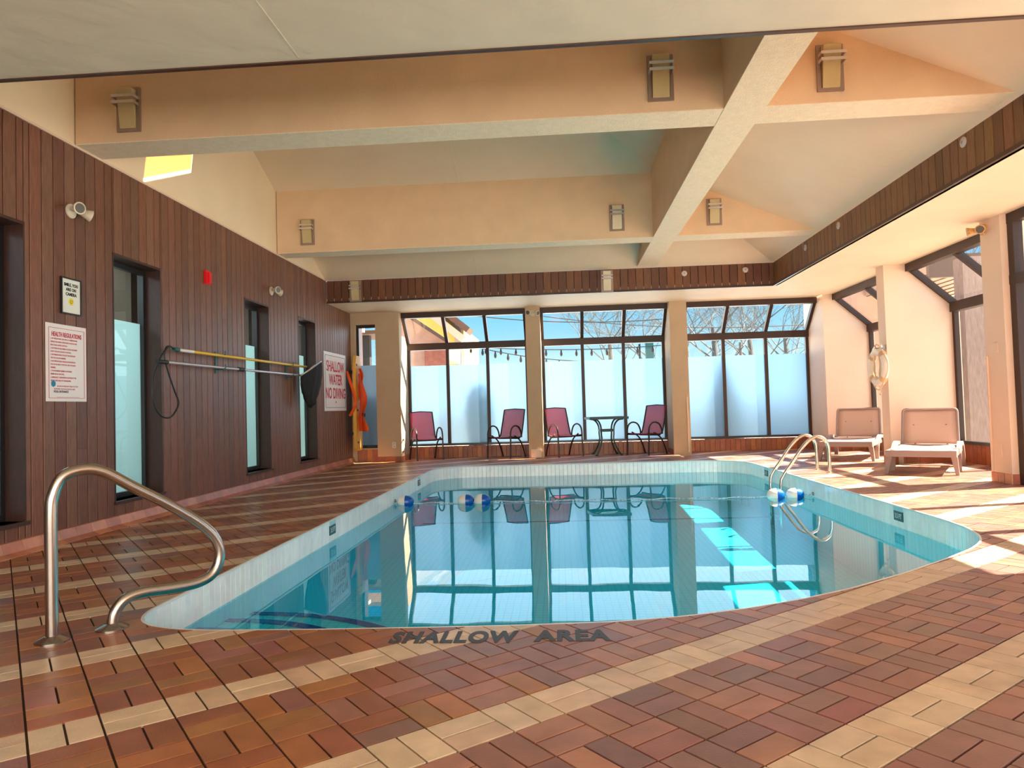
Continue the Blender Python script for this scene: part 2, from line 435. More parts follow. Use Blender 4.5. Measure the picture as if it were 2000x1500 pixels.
for i in range(-60, 110):
    for j in range(-75, 60):
        c = LP(i+.5, j+.5)
        if not (XL-.3 < c[0] < XR+.2 and -.6 < c[1] < 14.9): continue
        if c[1] < 1.2 and in_frame(*c) == 0 and c[1] < .2: continue
        for k in range(2):
            if (i+j) % 2 == 0: u0, u1, v0, v1 = i+k*.5, i+k*.5+.5, j, j+1
            else: u0, u1, v0, v1 = i, i+1, j+k*.5, j+k*.5+.5
            g = GR/B
            q = [LP(u0+g, v0+g), LP(u0+g, v1-g), LP(u1-g, v1-g), LP(u1-g, v0+g)]
            if parea(q) == 0: continue
            if sum(q[a][0]*q[(a+1) % 4][1]-q[(a+1) % 4][0]*q[a][1] for a in range(4)) < 0: q = q[::-1]
            cx = sum(p[0] for p in q)/4; cy = sum(p[1] for p in q)/4
            if cx < XL+.02 or cx > XR-.02: continue
            ins = [inside_pool(p) for p in q]
            if all(ins): continue
            cut = any(ins)
            if not cut:   # an edge may still pass through
                cut = any(inside_pool(((q[a][0]+q[(a+1) % 4][0])/2, (q[a][1]+q[(a+1) % 4][1])/2)) for a in range(4))
            tiles.append((in_frame(cx, cy), q, cut, tile_col(i, j, cx, cy), ((i+j) % 2), cx, cy))
tiles.sort(key=lambda t: -t[0])
def tile_geo(mb, q, cut, col=None, dz=0.0, off=(0, 0)):
    tz = 0.0+dz
    if cut:
        for pc in minus_pool(q):
            n = len(pc); pc = [(x-off[0], y-off[1]) for x, y in pc]
            if sum(pc[a][0]*pc[(a+1) % n][1]-pc[(a+1) % n][0]*pc[a][1] for a in range(n)) < 0: pc = pc[::-1]
            mb.add([(x, y, tz-.014) for x, y in pc]+[(x, y, tz) for x, y in pc], [tuple(range(n, 2*n))]+[(a, (a+1) % n, n+(a+1) % n, n+a) for a in range(n)], col)
        return
    cx = sum(p[0] for p in q)/4; cy = sum(p[1] for p in q)/4
    ins = [(cx+(x-cx)*.985-off[0], cy+(y-cy)*.985-off[1]) for x, y in q]
    o = [(x-off[0], y-off[1]) for x, y in q]
    vs = [(x, y, tz-.014) for x, y in o]+[(x, y, tz-.0006) for x, y in o]+[(x, y, tz) for x, y in ins]
    mb.add(vs, [(a, (a+1) % 4, 4+(a+1) % 4, 4+a) for a in range(4)]+[(4+a, 4+(a+1) % 4, 8+(a+1) % 4, 8+a) for a in range(4)]+[(8, 9, 10, 11)], col)
shared = {}
for a, q, cut, col, ori, cx, cy in tiles[:300]:
    if cut:
        mb = MB(); tile_geo(mb, q, True, None, 0, (cx, cy)); me = mb.mesh('tile', tile_o)
    else:
        if ori not in shared:
            mb = MB(); tile_geo(mb, q, False, None, 0, (cx, cy)); shared[ori] = mb.mesh('tile', tile_o)
        me = shared[ori]
    o = bpy.data.objects.new('tile', me); link(o, floor); o.location = (cx, cy, random.uniform(-.0006, .0006)); o.color = (*col, 1)
mb = MB()
for a, q, cut, col, ori, cx, cy in tiles[300:]:
    tile_geo(mb, q, cut, col, random.uniform(-.0006, .0006))
mb.build('floor_tiles', tile_a, floor, kind='stuff')

# lettering stencilled on the deck
def deck_text(name, s, x0, x1, y, h):
    cu = bpy.data.curves.new(name, 'FONT'); cu.body = s; cu.size = 1.0; cu.align_x = 'LEFT'; cu.align_y = 'BOTTOM_BASELINE'
    cu.offset = .045; cu.extrude = .001; cu.space_character = 1.12; cu.resolution_u = 4; cu.materials.append(mat('black_deck_paint', (.02, .022, .026), .45, noise=.5, nscale=60))
    me = flat_mesh(cu); o = bpy.data.objects.new(name, me); link(o)
    xs = [v.co.x for v in me.vertices]; ys = [v.co.y for v in me.vertices]; w = max(xs); hh = max(ys)
    o.scale = ((x1-x0)/w, h/hh, 1); o.location = (x0, y, .0012)
    return o
o = deck_text('deck_lettering', 'SHALLOW', -.77, -.215, 3.068, .150)
o['label'] = 'black stencilled word SHALLOW on the deck tiles beside the pool edge'; o['category'] = 'lettering'; o['group'] = 'stencilled words on the near pool edge'
o = deck_text('deck_lettering', 'AREA', -.135, .185, 3.078, .145)
o['label'] = 'black stencilled word AREA on the deck tiles beside the pool edge'; o['category'] = 'lettering'; o['group'] = 'stencilled words on the near pool edge'

# ------------------------------------------------------------------ pool
pool = thing('swimming_pool', 'indoor swimming pool with pale waterline tiles and turquoise water', 'pool')
ZW = -.2
def floor_z(y): return -.92+.025*(y-4)
bm_ = MB()
for i in range(NP):
    a, b = POOL[i], POOL[(i+1) % NP]
    za, zb = floor_z(a[1]), floor_z(b[1])
    bm_.add([(a[0], a[1], -.005), (b[0], b[1], -.005), (b[0], b[1], zb), (a[0], a[1], za)], [(0, 1, 2, 3)])
bm_.add([(x, y, floor_z(y)) for x, y in POOL], [tuple(range(NP))])
bm_.build('basin', basin_m, pool)
wb = MB(); wb.add([(x, y, ZW) for x, y in POOL], [tuple(range(NP))])
wb.build('water', water_m, pool, kind='stuff')
# white nosing round the rim
nb = MB()
for i in range(NP):
    a, b = Vector((*POOL[i], 0)), Vector((*POOL[(i+1) % NP], 0)); d = (b-a).normalized(); n = Vector((-d.y, d.x, 0))
    nb.add([a, b, b+n*.014, a+n*.014, a+Vector((0, 0, -.02)), b+Vector((0, 0, -.02)), b+n*.014+Vector((0, 0, -.012)), a+n*.014+Vector((0, 0, -.012))],
           [(0, 1, 2, 3), (3, 2, 6, 7), (7, 6, 5, 4)])
nb.build('rim_nosing', mat('white_nosing', (.75, .74, .70), .3), pool)
# waterline tiles
def per_points(step):
    segs = []; tot = 0
    for i in range(NP):
        a, b = Vector(POOL[i]), Vector(POOL[(i+1) % NP]); segs.append((tot, a, b)); tot += (b-a).length
    n = int(tot/step); out = []
    for k in range(n+1):
        s = tot*k/n
        for t0, a, b in reversed(segs):
            if s >= t0-1e-9:
                d = (b-a); out.append(a+d.normalized()*min(s-t0, d.length)); break
    return out
pp = per_points(.0705)
wt = []
for k in range(len(pp)-1):
    a, b = pp[k], pp[k+1]; d = (b-a)
    if d.length < .01: continue
    d.normalize(); n = Vector((-d.y, d.x)); c = (a+b)/2
    facing = max(0, -n.dot(Vector((c.x, c.y)).normalized()))  # towards the camera
    wt.append((facing/((c.length)**2)+(1e-3/c.length), a, b, n, c))
wt.sort(key=lambda t: -t[0])
rest = MB()
for idx, (s, a, b, n, c) in enumerate(wt):
    d = (b-a); L_ = d.length/2-.0018; ang = math.atan2(d.y, d.x)
    cc = vary((.86, .91, .92), .05, .02)
    if idx < 300:
        key = 'wl'
        if key not in shared:
            t_ = MB(); t_.add([(-.0334, .001, -.005), (.0334, .001, -.005), (.0334, .001, -.215), (-.0334, .001, -.215), (-.0315, .004, -.012), (.0315, .004, -.012), (.0315, .004, -.213), (-.0315, .004, -.213)],
                              [(4, 5, 6, 7), (0, 1, 5, 4), (1, 2, 6, 5), (2, 3, 7, 6), (3, 0, 4, 7)])
            shared[key] = t_.mesh('waterline_tile', pooltile_o)
        o = bpy.data.objects.new('waterline_tile', shared[key]); link(o, pool); o.location = (c.x, c.y, 0); o.rotation_euler = (0, 0, ang); o.color = (*cc, 1)
    else:
        A = a+(b-a).normalized()*.0018; Bq = b-(b-a).normalized()*.0018
        q = lambda p, o_, z: (p.x+n.x*o_, p.y+n.y*o_, z)
        rest.add([q(A, .004, -.006), q(Bq, .004, -.006), q(Bq, .004, -.214), q(A, .004, -.214)], [(0, 1, 2, 3)], cc)
rest.build('waterline_tiles', pooltile_a, pool, kind='stuff')
# corner steps with navy nosings, rising round the near left corner
C0 = Vector((-2.17, 3.26))
for R_, z in ((.86, -.245), (1.26, -.31), (1.62, -.37)):
    arc = [C0+Vector((math.sin(t), math.cos(t)))*R_ for t in [PI/2*k/16 for k in range(17)]]
    arc = [Vector((max(-2.165, p.x), max(3.27 if p.x < -.2 else 3.3, p.y))) for p in arc]
    sm = MB(); pts = [(C0.x+.005, C0.y+.01)]+[(p.x, p.y) for p in arc]
    sm.prism(pts, (floor_z(5)+.01, z))
    st = sm.build('step', basin_m, pool)
    nb = MB()
    for k in range(16):
        a, b = arc[k], arc[k+1]; ia = C0+(a-C0)*(1-.075/R_); ib = C0+(b-C0)*(1-.075/R_)
        nb.add([(a.x, a.y, z+.004), (b.x, b.y, z+.004), (ib.x, ib.y, z+.004), (ia.x, ia.y, z+.004), (a.x, a.y, z-.05), (b.x, b.y, z-.05)], [(0, 3, 2, 1), (0, 1, 5, 4)])
    nb.build('nosing_strip', darkblue, st, label='navy blue mosaic strip on the step edge')
lb = MB(); yy = 10.9
lb.box(-2.165, 3.045, yy, yy+.06, floor_z(yy)+.002, floor_z(yy)+.006)
lb.build('depth_line', mat('teal_line', (.0, .16, .20), .4), pool, label='thin dark line across the pool floor')
# depth markers on the waterline
for (x, y, s) in ((-2.17, 6.62, 1), (-2.17, 10.75, 1), (3.05, 6.78, -1), (3.05, 10.98, -1)):
    e = bpy.data.objects.new('depth_marker', None); link(e, pool); e['label'] = 'small dark teal depth marker with a pale top'
    e.location = (x, y, 0); e.rotation_euler = (0, 0, PI/2 if s > 0 else -PI/2)
    m1 = MB(); m1.box(-.085, .085, -.012, -.002, -.140, -.052); m1.build('marker_plate', mat('marker_teal', (.01, .08, .10), .3), e)
    m2 = MB(); m2.box(-.085, .085, -.012, -.002, -.052, -.008); m2.build('marker_top', mat('marker_pale', (.35, .62, .68), .3), e)
    text('depth_figures', '3.5 FT', .062, mat('marker_white', (.75, .82, .82), .4), e, (0, -.013, -.098), (PI/2, 0, 0), sx=.82, ext=.0005)
# line of floats
fl = thing('float_line', 'rope with blue and white floats stretched across the pool', 'rope', (0, 9.08, ZW))
rp_ = MB(); pts = [(-2.16, .06, .03)]+[(-2.16+5.2*k/60, .02*math.sin(k*.5)-.10*k/60, .012+.006*math.sin(k*1.3)) for k in range(1, 60)]+[(3.04, -.1, .04)]
rp_.tube(pts, .006, 6); rp_.build('rope', rope_m, fl)
for x in (-2.01, -1.23, -1.02, 2.60, 2.83):
    y = .02-.10*(x+2.16)/5.2
    e = bpy.data.objects.new('float', None); link(e, fl); e.location = (x, y, .03)
    prof = [(.012, -.105), (.035, -.1), (.062, -.075), (.078, -.04), (.083, 0)]
    fw = MB(); fw.lathe(prof, 20, ax='x'); fw.build('white_half', floatwhite, e, smooth=True)
    fb2 = MB(); fb2.lathe([(r, -h) for r, h in prof], 20, ax='x'); fb2.build('blue_half', floatblue, e, smooth=True)
for x in (-2.16, 3.04):
    hk = MB(); hk.lathe([(.022, 0), (.022, .012 if x < 0 else -.012)], 12, (x, .06 if x < 0 else -.1, .04), 'x'); hk.tube([(x, .06 if x < 0 else -.1, .04), (x+(.05 if x < 0 else -.05), .05 if x < 0 else -.1, .03)], .006, 6)
    hk.build('wall_anchor', steel, fl)

# ------------------------------------------------------------------ pool hardware
def escutcheon(x, y, parent):
    m = MB(); m.lathe([(.072, 0.0), (.072, .006), (.060, .014), (.040, .022), (.034, .026), (.026, .028)], 28, (x, y, 0))
    return m.build('escutcheon', steel, parent, smooth=True)
hr = thing('handrail', 'curved stainless steel handrail beside the near left corner steps', 'handrail', (-2.32, 3.13, 0), math.atan2(.7474, .6644))
raw = [(-.005, 0), (-.006, .30), (-.006, .56), (.004, .66), (.045, .74), (.13, .765), (.217, .742), (.34, .662), (.506, .555), (.656, .443), (.735, .352), (.757, .258), (.720, .175), (.635, .140), (.50, .138), (.381, .145), (.30, .128), (.254, .075), (.240, .0)]
t_ = MB(); t_.tube(spline([(s, 0, z) for s, z in raw], 7), .027, 18); t_.build('rail', steel, hr, smooth=True)
escutcheon(-.005, 0, hr); escutcheon(.240, 0, hr)

ld = thing('pool_ladder', 'stainless steel pool ladder arching over the right pool edge', 'ladder', (3.05, 9.85, 0))
for dy in (0, .47):
    raw = [(.51, 0), (.51, .24), (.50, .36), (.46, .445), (.375, .485), (.28, .455), (.18, .365), (.02, .145), (-.095, -.02), (-.135, -.14), (-.14, -.5), (-.14, -.75)]
    t_ = MB(); t_.tube(spline([(s, dy, z) for s, z in raw], 7), .0225, 14); t_.build('rail', steel2, ld, smooth=True)
    m = MB(); m.lathe([(.05, 0.0), (.05, .008), (.034, .016), (.026, .018)], 20, (.51, dy, 0)); m.build('escutcheon', steel2, ld, smooth=True)
for z in (-.36, -.60):
    t_ = MB(); t_.box(-.18, -.10, .02, .45, z-.012, z+.012); t_.build('tread', steel2, ld)

# ------------------------------------------------------------------ left wall
WX = -4.12
wl_ = struct('wall_left')
WIN = [(4.47, 5.27), (6.38, 7.18), (9.17, 9.97), (11.12, 11.92)]
WZ0, WZ1 = .235, 2.54
bk = MB()   # backing wall behind the boards, with openings
def wall_with_holes(mb, T, u0, u1, z0, z1, holes, t0, t1):
    us = sorted({u0, u1, *[h[0] for h in holes], *[h[1] for h in holes]})
    for a, b in zip(us[:-1], us[1:]):
        hs = [h for h in holes if h[0] <= a+1e-6 and h[1] >= b-1e-6]
        zz = [(z0, z1)] if not hs else [(z0, hs[0][2]), (hs[0][3], z1)]
        for c, d in zz:
            if d-c > 1e-4:
                vs = [T(a, t0, c), T(b, t0, c), T(b, t0, d), T(a, t0, d), T(a, t1, c), T(b, t1, c), T(b, t1, d), T(a, t1, d)]
                mb.add(vs, [(0,3,2,1),(4,5,6,7),(0,1,5,4),(1,2,6,5),(2,3,7,6),(3,0,4,7)])
TL = lambda u, w, z: (WX-.014-w, u, z)
wall_with_holes(bk, TL, -4.0, 14.9, 0, 3.36, [(a, b, WZ0, WZ1) for a, b in WIN], 0, .24)
bk.build('backing', browntrim, wl_)
up = MB(); up.prism([(-4.0, 3.362), (3.86, 3.362), (8.205, 5.25), (12.55, 3.362)], (WX-.01, WX-.2), lambda a, b, c: (c, a, b))
up.build('gable', mat('gable_cream', (.84, .68, .48), .6, noise=.03, nscale=2, bump=.08, bscale=18), wl_)
WOODL = [(.185, .074, .042), (.17, .068, .040), (.20, .083, .048), (.155, .064, .040), (.19, .079, .048), (.175, .079, .050)]
PW = .134; y = 4.93-PW*12
def plank(y0, y1, z0, z1):
    g = .0048; m = MB(); b = .004
    # chamfered face towards +x
    a = [(0, y0+g, z0), (0, y1-g, z0), (0, y1-g, z1), (0, y0+g, z1)]
    c = [(.010, y0+g, z0), (.010, y1-g, z0), (.010, y1-g, z1), (.010, y0+g, z1)]
    d = [(.014, y0+g+b, z0), (.014, y1-g-b, z0), (.014, y1-g-b, z1), (.014, y0+g+b, z1)]
    m.add([(WX-.014+p[0], p[1], p[2]) for p in a+c+d], [(i, (i+1) % 4, 4+(i+1) % 4, 4+i) for i in range(4)]+[(4+i, 4+(i+1) % 4, 8+(i+1) % 4, 8+i) for i in range(4)]+[(8, 9, 10, 11)])
    o = m.build('board', wood_o, wl_); o.color = (*vary(random.choice(WOODL), .14, .05), 1)
joints = {}
n = 0
while y < 14.2:
    y0, y1 = y, min(y+PW, 14.2); n += 1
    zs = [(.10, 3.36)]
    for a, b in WIN:
        if y1 > a+.001 and y0 < b-.001:
            if y0 >= a-1e-3 and y1 <= b+1e-3: zs = [(.10, WZ0-.03), (WZ1+.01, 3.36)]
            else:   # board crosses the jamb: keep the part beside the window full height
                if y0 < a: plank(y0, a, .10, 3.36); y0 = a
                elif y1 > b: plank(b, y1, .10, 3.36); y1 = b
                zs = [(.10, WZ0-.03), (WZ1+.01, 3.36)]
    for z0, z1 in zs:
        if y1-y0 < .012: continue
        if z1-z0 > 2.5 and n % 5 == 0:
            j = random.choice((.75, 1.05, 1.7, 2.2)); plank(y0, y1, z0, j-.0015); plank(y0, y1, j+.0015, z1)
        else: plank(y0, y1, z0, z1)
    y += PW
cap = MB(); cap.box(WX-.02, WX+.012, 3.9, 12.55, 3.355, 3.375); cap.build('trim_left', plaster2, None, kind='structure')
# left windows
for k, (a, b) in enumerate(WIN):
    w = struct('window_%d' % (k+1)); D = .20; X0 = WX+.002; X1 = WX-D
    m = MB(); m.box(X1, X0, a-.004, a+.012, WZ0, WZ1); m.build('jamb', reveal_m, w)
    m = MB(); m.box(X1, X0, b-.012, b+.004, WZ0, WZ1); m.build('jamb', reveal_m, w)
    m = MB(); m.box(X1, X0+.004, a, b, WZ1-.012, WZ1+.012); m.build('head', reveal_m, w)
    m = MB(); m.box(X1, X0+.02, a-.02, b+.02, WZ0-.03, WZ0); m.build('sill', reveal_m, w)
    fx0, fx1 = X1-.005, X1+.045; i0, i1 = a+.012, b-.012
    for nm, bx in (('frame_rail', (fx0, fx1, i0, i1, WZ0, WZ0+.05)), ('frame_rail', (fx0, fx1, i0, i1, WZ1-.062, WZ1-.012)), ('frame_stile', (fx0, fx1, i0, i0+.045, WZ0+.05, WZ1-.062)), ('frame_stile', (fx0, fx1, i1-.045, i1, WZ0+.05, WZ1-.062))):
        m = MB(); m.box(*bx); m.build(nm, blackframe, w)
    m = MB(); pane_x(m, X1+.015, i0+.045, i1-.045, WZ0+.05, WZ1-.062); m.build('pane', glass_m, w)
    m = MB(); pane_x(m, X1+.005, i0+.045, i1-.045, WZ0+.05, 1.97); m.build('frosted_film', film_l, w)
# corridor behind the left windows
cor = struct('wall_corridor')
m = MB(); m.box(-6.9, -6.8, 3.0, 16, 0, 2.8); m.build('corridor_wall', mat('pale_green_wall', (.62, .72, .66), .8), cor)
m = MB(); m.box(-6.9, -4.38, 3.0, 16, 2.8, 2.9); m.build('corridor_ceiling', mat('corridor_ceiling', (.55, .56, .50), .8), cor)
m = MB(); m.box(-6.9, -4.38, 3.0, 16, -.1, 0); m.build('corridor_floor', mat('corridor_floor', (.35, .33, .30), .6), cor)
for yy in (7.6, 10.6, 13.2):
    m = MB(); m.box(-4.9, -4.7, yy, yy+.25, 0, 2.8); m.build('corridor_post', mat('brown_post', (.10, .06, .03), .6), cor)
# skirting tiles along the left wall
bl = struct('baseboard_left')
y = 3.0
SK = [(.46, .17, .11), (.50, .19, .12), (.42, .15, .10), (.53, .22, .13), (.45, .17, .12)]
while y < 14.0:
    m = MB(); y1 = y+.2-.003
    m.add([(WX-.01, y, .0), (WX+.10, y, 0), (WX+.10, y, .006), (WX+.045, y, .028), (WX+.022, y, .10), (WX+.015, y, .104), (WX-.01, y, .104)] +
          [(WX-.01, y1, .0), (WX+.10, y1, 0), (WX+.10, y1, .006), (WX+.045, y1, .028), (WX+.022, y1, .10), (WX+.015, y1, .104), (WX-.01, y1, .104)],
          [tuple(range(7)), tuple(range(13, 6, -1))]+[(i, i+7, (i+1) % 7+7, (i+1) % 7) for i in range(7)])
    o = m.build('skirting_tile', tile_o, bl); o.color = (*vary(random.choice(SK), .08, .04), 1)
    y += .2

# ------------------------------------------------------------------ ceilings, beams, bands
ZS = 2.96
EY0, EY1, EX = 3.86, 12.55, 3.74
cl = struct('ceiling')
def slab(mb, x0, x1, y0, y1, z): mb.box(x0, x1, y0, y1, z, z+.08)
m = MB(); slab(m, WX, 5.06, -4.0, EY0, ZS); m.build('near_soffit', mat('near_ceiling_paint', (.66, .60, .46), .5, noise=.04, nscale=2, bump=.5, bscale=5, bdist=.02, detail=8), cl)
m = MB(); slab(m, WX, 5.26, EY1, 13.9, ZS); slab(m, WX, 5.0, 13.9, 14.3, ZS); m.build('far_soffit', ceil_m, cl)
m = MB(); slab(m, EX, 5.26, 8.16, EY1, ZS); slab(m, EX, 5.06, EY0, 8.16, ZS); m.build('right_soffit', ceil_m, cl)
RX, RY, RZ = EX-(EY1-EY0)/2, (EY0+EY1)/2, 3.36+.43*(EY1-EY0)/2
K = .43
m = MB()
m.add([(EX, EY1, 3.36), (WX-.15, EY1, 3.36), (WX-.15, RY, RZ), (RX, RY, RZ)], [(0, 1, 2, 3)])
m.build('far_slope', ceil_m, cl)
m = MB(); m.add([(EX, EY0, 3.36), (EX, EY1, 3.36), (RX, RY, RZ)], [(0, 1, 2)]); m.build('right_slope', ceil_m, cl)
# near slope with a roof light near the ridge
nz = lambda yy: 3.36+K*(yy-EY0)
sx0, sx1, sy0, sy1 = -3.95, -2.80, 7.2, 8.15
m = MB()
def nq(x0, x1, y0, y1): m.add([(x0, y0, nz(y0)), (x1, y0, nz(y0)), (x1, y1, nz(y1)), (x0, y1, nz(y1))], [(0, 1, 2, 3)])
nq(WX-.15, RX, EY0, sy0); nq(WX-.15, sx0, sy0, sy1); nq(sx1, RX, sy0, sy1); nq(WX-.15, RX, sy1, RY)
m.add([(RX, EY0, nz(EY0)), (EX, EY0, nz(EY0)), (RX, RY, RZ)], [(0, 1, 2)])
m.build('near_slope', ceil_m, cl)
m = MB(); m.add([(sx0, sy0, nz(sy0)+.03), (sx1, sy0, nz(sy0)+.03), (sx1, sy1, nz(sy1)+.03), (sx0, sy1, nz(sy1)+.03)], [(0, 1, 2, 3)])
m.build('roof_light_pane', glassy('amber_roof_glass', (.26, .13, .035), 1.45, 0.0), cl)  # amber tint made up to warm and dim the sun patch on the gable
# joint lines in the plasterboard
m = MB(); m.box(-1.384, -1.376, -1, EY0-.05, ZS-.002, ZS+.001); m.build('board_joint', MATS['near_ceiling_paint'], cl)
m = MB(); m.beam((-1.38, EY1, 3.358), (-1.38, RY, RZ-.002), .014, .006); m.build('board_joint', ceil_m, cl)

def side_and_under(nm, prof, ext, T, name2='beam_underside'):
    s = struct(nm)
    m = MB(); m.prism(prof, ext, T); m.build('beam_body', beam_side, s)
    return s
TX = lambda a, b, c: (a, c, b)      # profile (x,z), extruded along y
TY = lambda a, b, c: (c, a, b)      # profile (y,z), extruded along x
ZBm = 3.38
b1 = side_and_under('beam_near', [(WX, ZBm+.006), (EX, ZBm+.006), (1.70, 4.26), (WX, 4.26)], (5.88, 6.24), TX)
m = MB(); m.box(WX, EX-.02, 5.88, 6.24, ZBm, ZBm+.006); m.build('underside', beam_under, b1)
b2 = side_and_under('beam_far', [(WX, ZBm+.006), (EX, ZBm+.006), (1.52, 4.34), (WX, 4.34)], (10.33, 10.66), TX)
m = MB(); m.box(WX, EX-.02, 10.33, 10.66, ZBm, ZBm+.006); m.build('underside', beam_under, b2)
b3 = side_and_under('beam_centre', [(EY0+.02, ZBm+.004), (EY1-.02, ZBm+.004), (10.22, 4.40), (6.19, 4.40)], (1.41, 1.75), TY)
m = MB(); m.box(1.41, 1.75, EY0+.03, EY1-.03, ZBm-.003, ZBm+.004); m.build('underside', beam_under, b3)
# boarded bands
WOODB = [(.20, .085, .028), (.17, .068, .024), (.22, .095, .03), (.15, .058, .022), (.19, .075, .03)]
def band(nm, P0, P1, inward, col=WOODB):
    s = struct(nm); P0, P1, N_ = Vector(P0), Vector(P1), Vector(inward); L_ = (P1-P0).length; d = (P1-P0).normalized()
    m = MB(); c = (P0+P1)/2-N_*.03
    m.beam(P0-N_*.03+Vector((0, 0, 3.16)), P1-N_*.03+Vector((0, 0, 3.16)), .05, .40); m.build('backing', browntrim, s)
    k = 0
    while k*PW < L_-.01:
        a, b = k*PW+.003, min((k+1)*PW, L_)-.003; k += 1
        A, Bq = P0+d*a, P0+d*b; m = MB()
        z0, z1 = ZS+.03, 3.352
        pa = [A-N_*.006, Bq-N_*.006]; pf = [A+d*.004+N_*.012, Bq-d*.004+N_*.012]
        V_ = lambda p, z: (p.x, p.y, z)
        m.add([V_(pa[0], z0), V_(pa[1], z0), V_(pa[1], z1), V_(pa[0], z1), V_(pf[0], z0), V_(pf[1], z0), V_(pf[1], z1), V_(pf[0], z1)], [(4, 5, 6, 7), (0, 1, 5, 4), (1, 2, 6, 5), (2, 3, 7, 6), (3, 0, 4, 7)])
        o = m.build('board', wood_o, s); o.color = (*vary(random.choice(col), .12, .05), 1)
    m = MB(); m.beam(P0+N_*.008+Vector((0, 0, ZS+.012)), P1+N_*.008+Vector((0, 0, ZS+.012)), .03, .036); m.build('bottom_trim', browntrim, s)
    return s
band('trim_far_band', (WX+.01, EY1, 0), (EX, EY1, 0), (0, -1, 0), [(.16, .055, .02), (.13, .045, .018), (.18, .065, .022), (.12, .04, .018)])
band('trim_right_band', (EX, EY1, 0), (EX, EY0, 0), (-1, 0, 0))
nbz = struct('trim_near_band')
m = MB(); m.box(WX, EX, EY0-.02, EY0+.01, ZS-.008, 3.37); m.build('fascia_board', browntrim, nbz)

# ------------------------------------------------------------------ far wall and right wall
def tile_row(parent, P0, P1, n, h, cols, w=.1, name='skirting_tile', z0=0.0):
    P0, P1, n = Vector(P0), Vector(P1), Vector(n); L_ = (P1-P0).length; d = (P1-P0).normalized()
    k = max(1, round(L_/w)); st = L_/k
    for i in range(k):
        a, b = P0+d*(i*st+.002), P0+d*((i+1)*st-.002)
        V_ = lambda p, o_, z: (p.x+n.x*o_, p.y+n.y*o_, z)
        m = MB(); m.add([V_(a, -.004, z0), V_(b, -.004, z0), V_(b, -.004, h), V_(a, -.004, h), V_(a+d*.003, .01, z0), V_(b-d*.003, .01, z0), V_(b-d*.003, .01, h-.003), V_(a+d*.003, .01, h-.003)],
                        [(4, 5, 6, 7), (0, 1, 5, 4), (1, 2, 6, 5), (2, 3, 7, 6), (3, 0, 4, 7)])
        o = m.build(name, tile_o, parent); o.color = (*vary(random.choice(cols), .12, .05), 1)
FY, FG = 13.98, 14.78        # column front face, glass plane
wf = struct('wall_far')
SLF = [(FY, 0), (FG+.08, 0), (FG+.08, 2.33), (14.22, ZS), (FY, ZS)]
# left piece with the slit window opening
m = MB()
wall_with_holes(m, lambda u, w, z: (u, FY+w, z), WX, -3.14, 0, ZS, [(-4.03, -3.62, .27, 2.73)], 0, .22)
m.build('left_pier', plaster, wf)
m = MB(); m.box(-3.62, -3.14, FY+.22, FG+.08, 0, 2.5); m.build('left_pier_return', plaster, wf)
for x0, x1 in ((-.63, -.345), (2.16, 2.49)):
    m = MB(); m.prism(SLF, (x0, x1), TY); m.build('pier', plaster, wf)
m = MB(); m.prism([(5.02, 0), (5.95, 0), (5.95, 2.33), (5.24, ZS), (5.02, ZS)], (13.88, 14.95), TX); m.build('corner_pier', plaster2, wf)
m = MB(); m.box(-3.14, 5.02, FG-.03, FG+.12, 0, .225); m.build('sill_wall', mat('sill_mortar', (.30, .13, .07), .9), wf)
SILL = [(.30, .085, .03), (.36, .11, .035), (.27, .08, .035), (.40, .14, .04), (.33, .10, .05)]
for x0, x1 in ((-3.14, -.63), (-.345, 2.16), (2.49, 5.02)):
    tile_row(wf, (x0, FG-.03, 0), (x1, FG-.03, 0), (0, -1, 0), .24, SILL, .102, 'sill_tile')
tile_row(wf, (-4.03, FY-.001, 0), (-3.62, FY-.001, 0), (0, -1, 0), .25, SILL, .1, 'sill_tile')
tile_row(wf, (-3.62, FY-.001, 0), (-3.14, FY-.001, 0), (0, -1, 0), .10, SILL, .16)
tile_row(wf, (-3.14+.001, FY, 0), (-3.14+.001, FG-.04, 0), (1, 0, 0), .10, SILL, .2)
tile_row(wf, (2.16, FG-.04, 0), (2.16, FY, 0), (-1, 0, 0), .10, SILL, .2)
tile_row(wf, (5.02, FG-.04, 0), (5.02, 13.88, 0), (-1, 0, 0), .10, SILL, .2)
tile_row(wf, (5.02, 13.879, 0), (5.9, 13.879, 0), (0, -1, 0), .10, SILL, .2)

wr = struct('wall_right')
PR = [(4.88, 0), (5.95, 0), (5.95, 2.33), (5.24, ZS), (4.88, ZS)]
m = MB(); m.prism(PR, (11.0, 11.25), TX); m.build('pier', plaster2, wr)
m = MB(); m.prism(PR, (8.16, 8.53), TX); m.build('near_pier', plaster2, wr)
m = MB(); m.box(5.88, 6.0, 8.53, 13.9, 0, .26); m.build('sill_wall', MATS['sill_mortar'], wr)
for y0, y1 in ((8.53, 11.0), (11.25, 13.88)):
    tile_row(wr, (5.88, y1, 0), (5.88, y0, 0), (-1, 0, 0), .27, SILL, .102, 'sill_tile')
tile_row(wr, (4.88, 10.999, 0), (5.86, 10.999, 0), (0, -1, 0), .10, SILL, .2)
tile_row(wr, (4.88, 8.159, 0), (4.97, 8.159, 0), (0, -1, 0), .11, SK, .1)
tile_row(wr, (4.88, 8.53, 0), (4.88, 8.16, 0), (-1, 0, 0), .11, SK, .12)
tile_row(wr, (4.88, 11.25, 0), (4.88, 11.0, 0), (-1, 0, 0), .11, SK, .12)
m = MB(); m.box(4.9, 5.2, 4.2, 4.6, 0, ZS); m.box(4.9, 5.2, -4.0, .6, 0, ZS); m.build('near_wall', plaster2, wr)
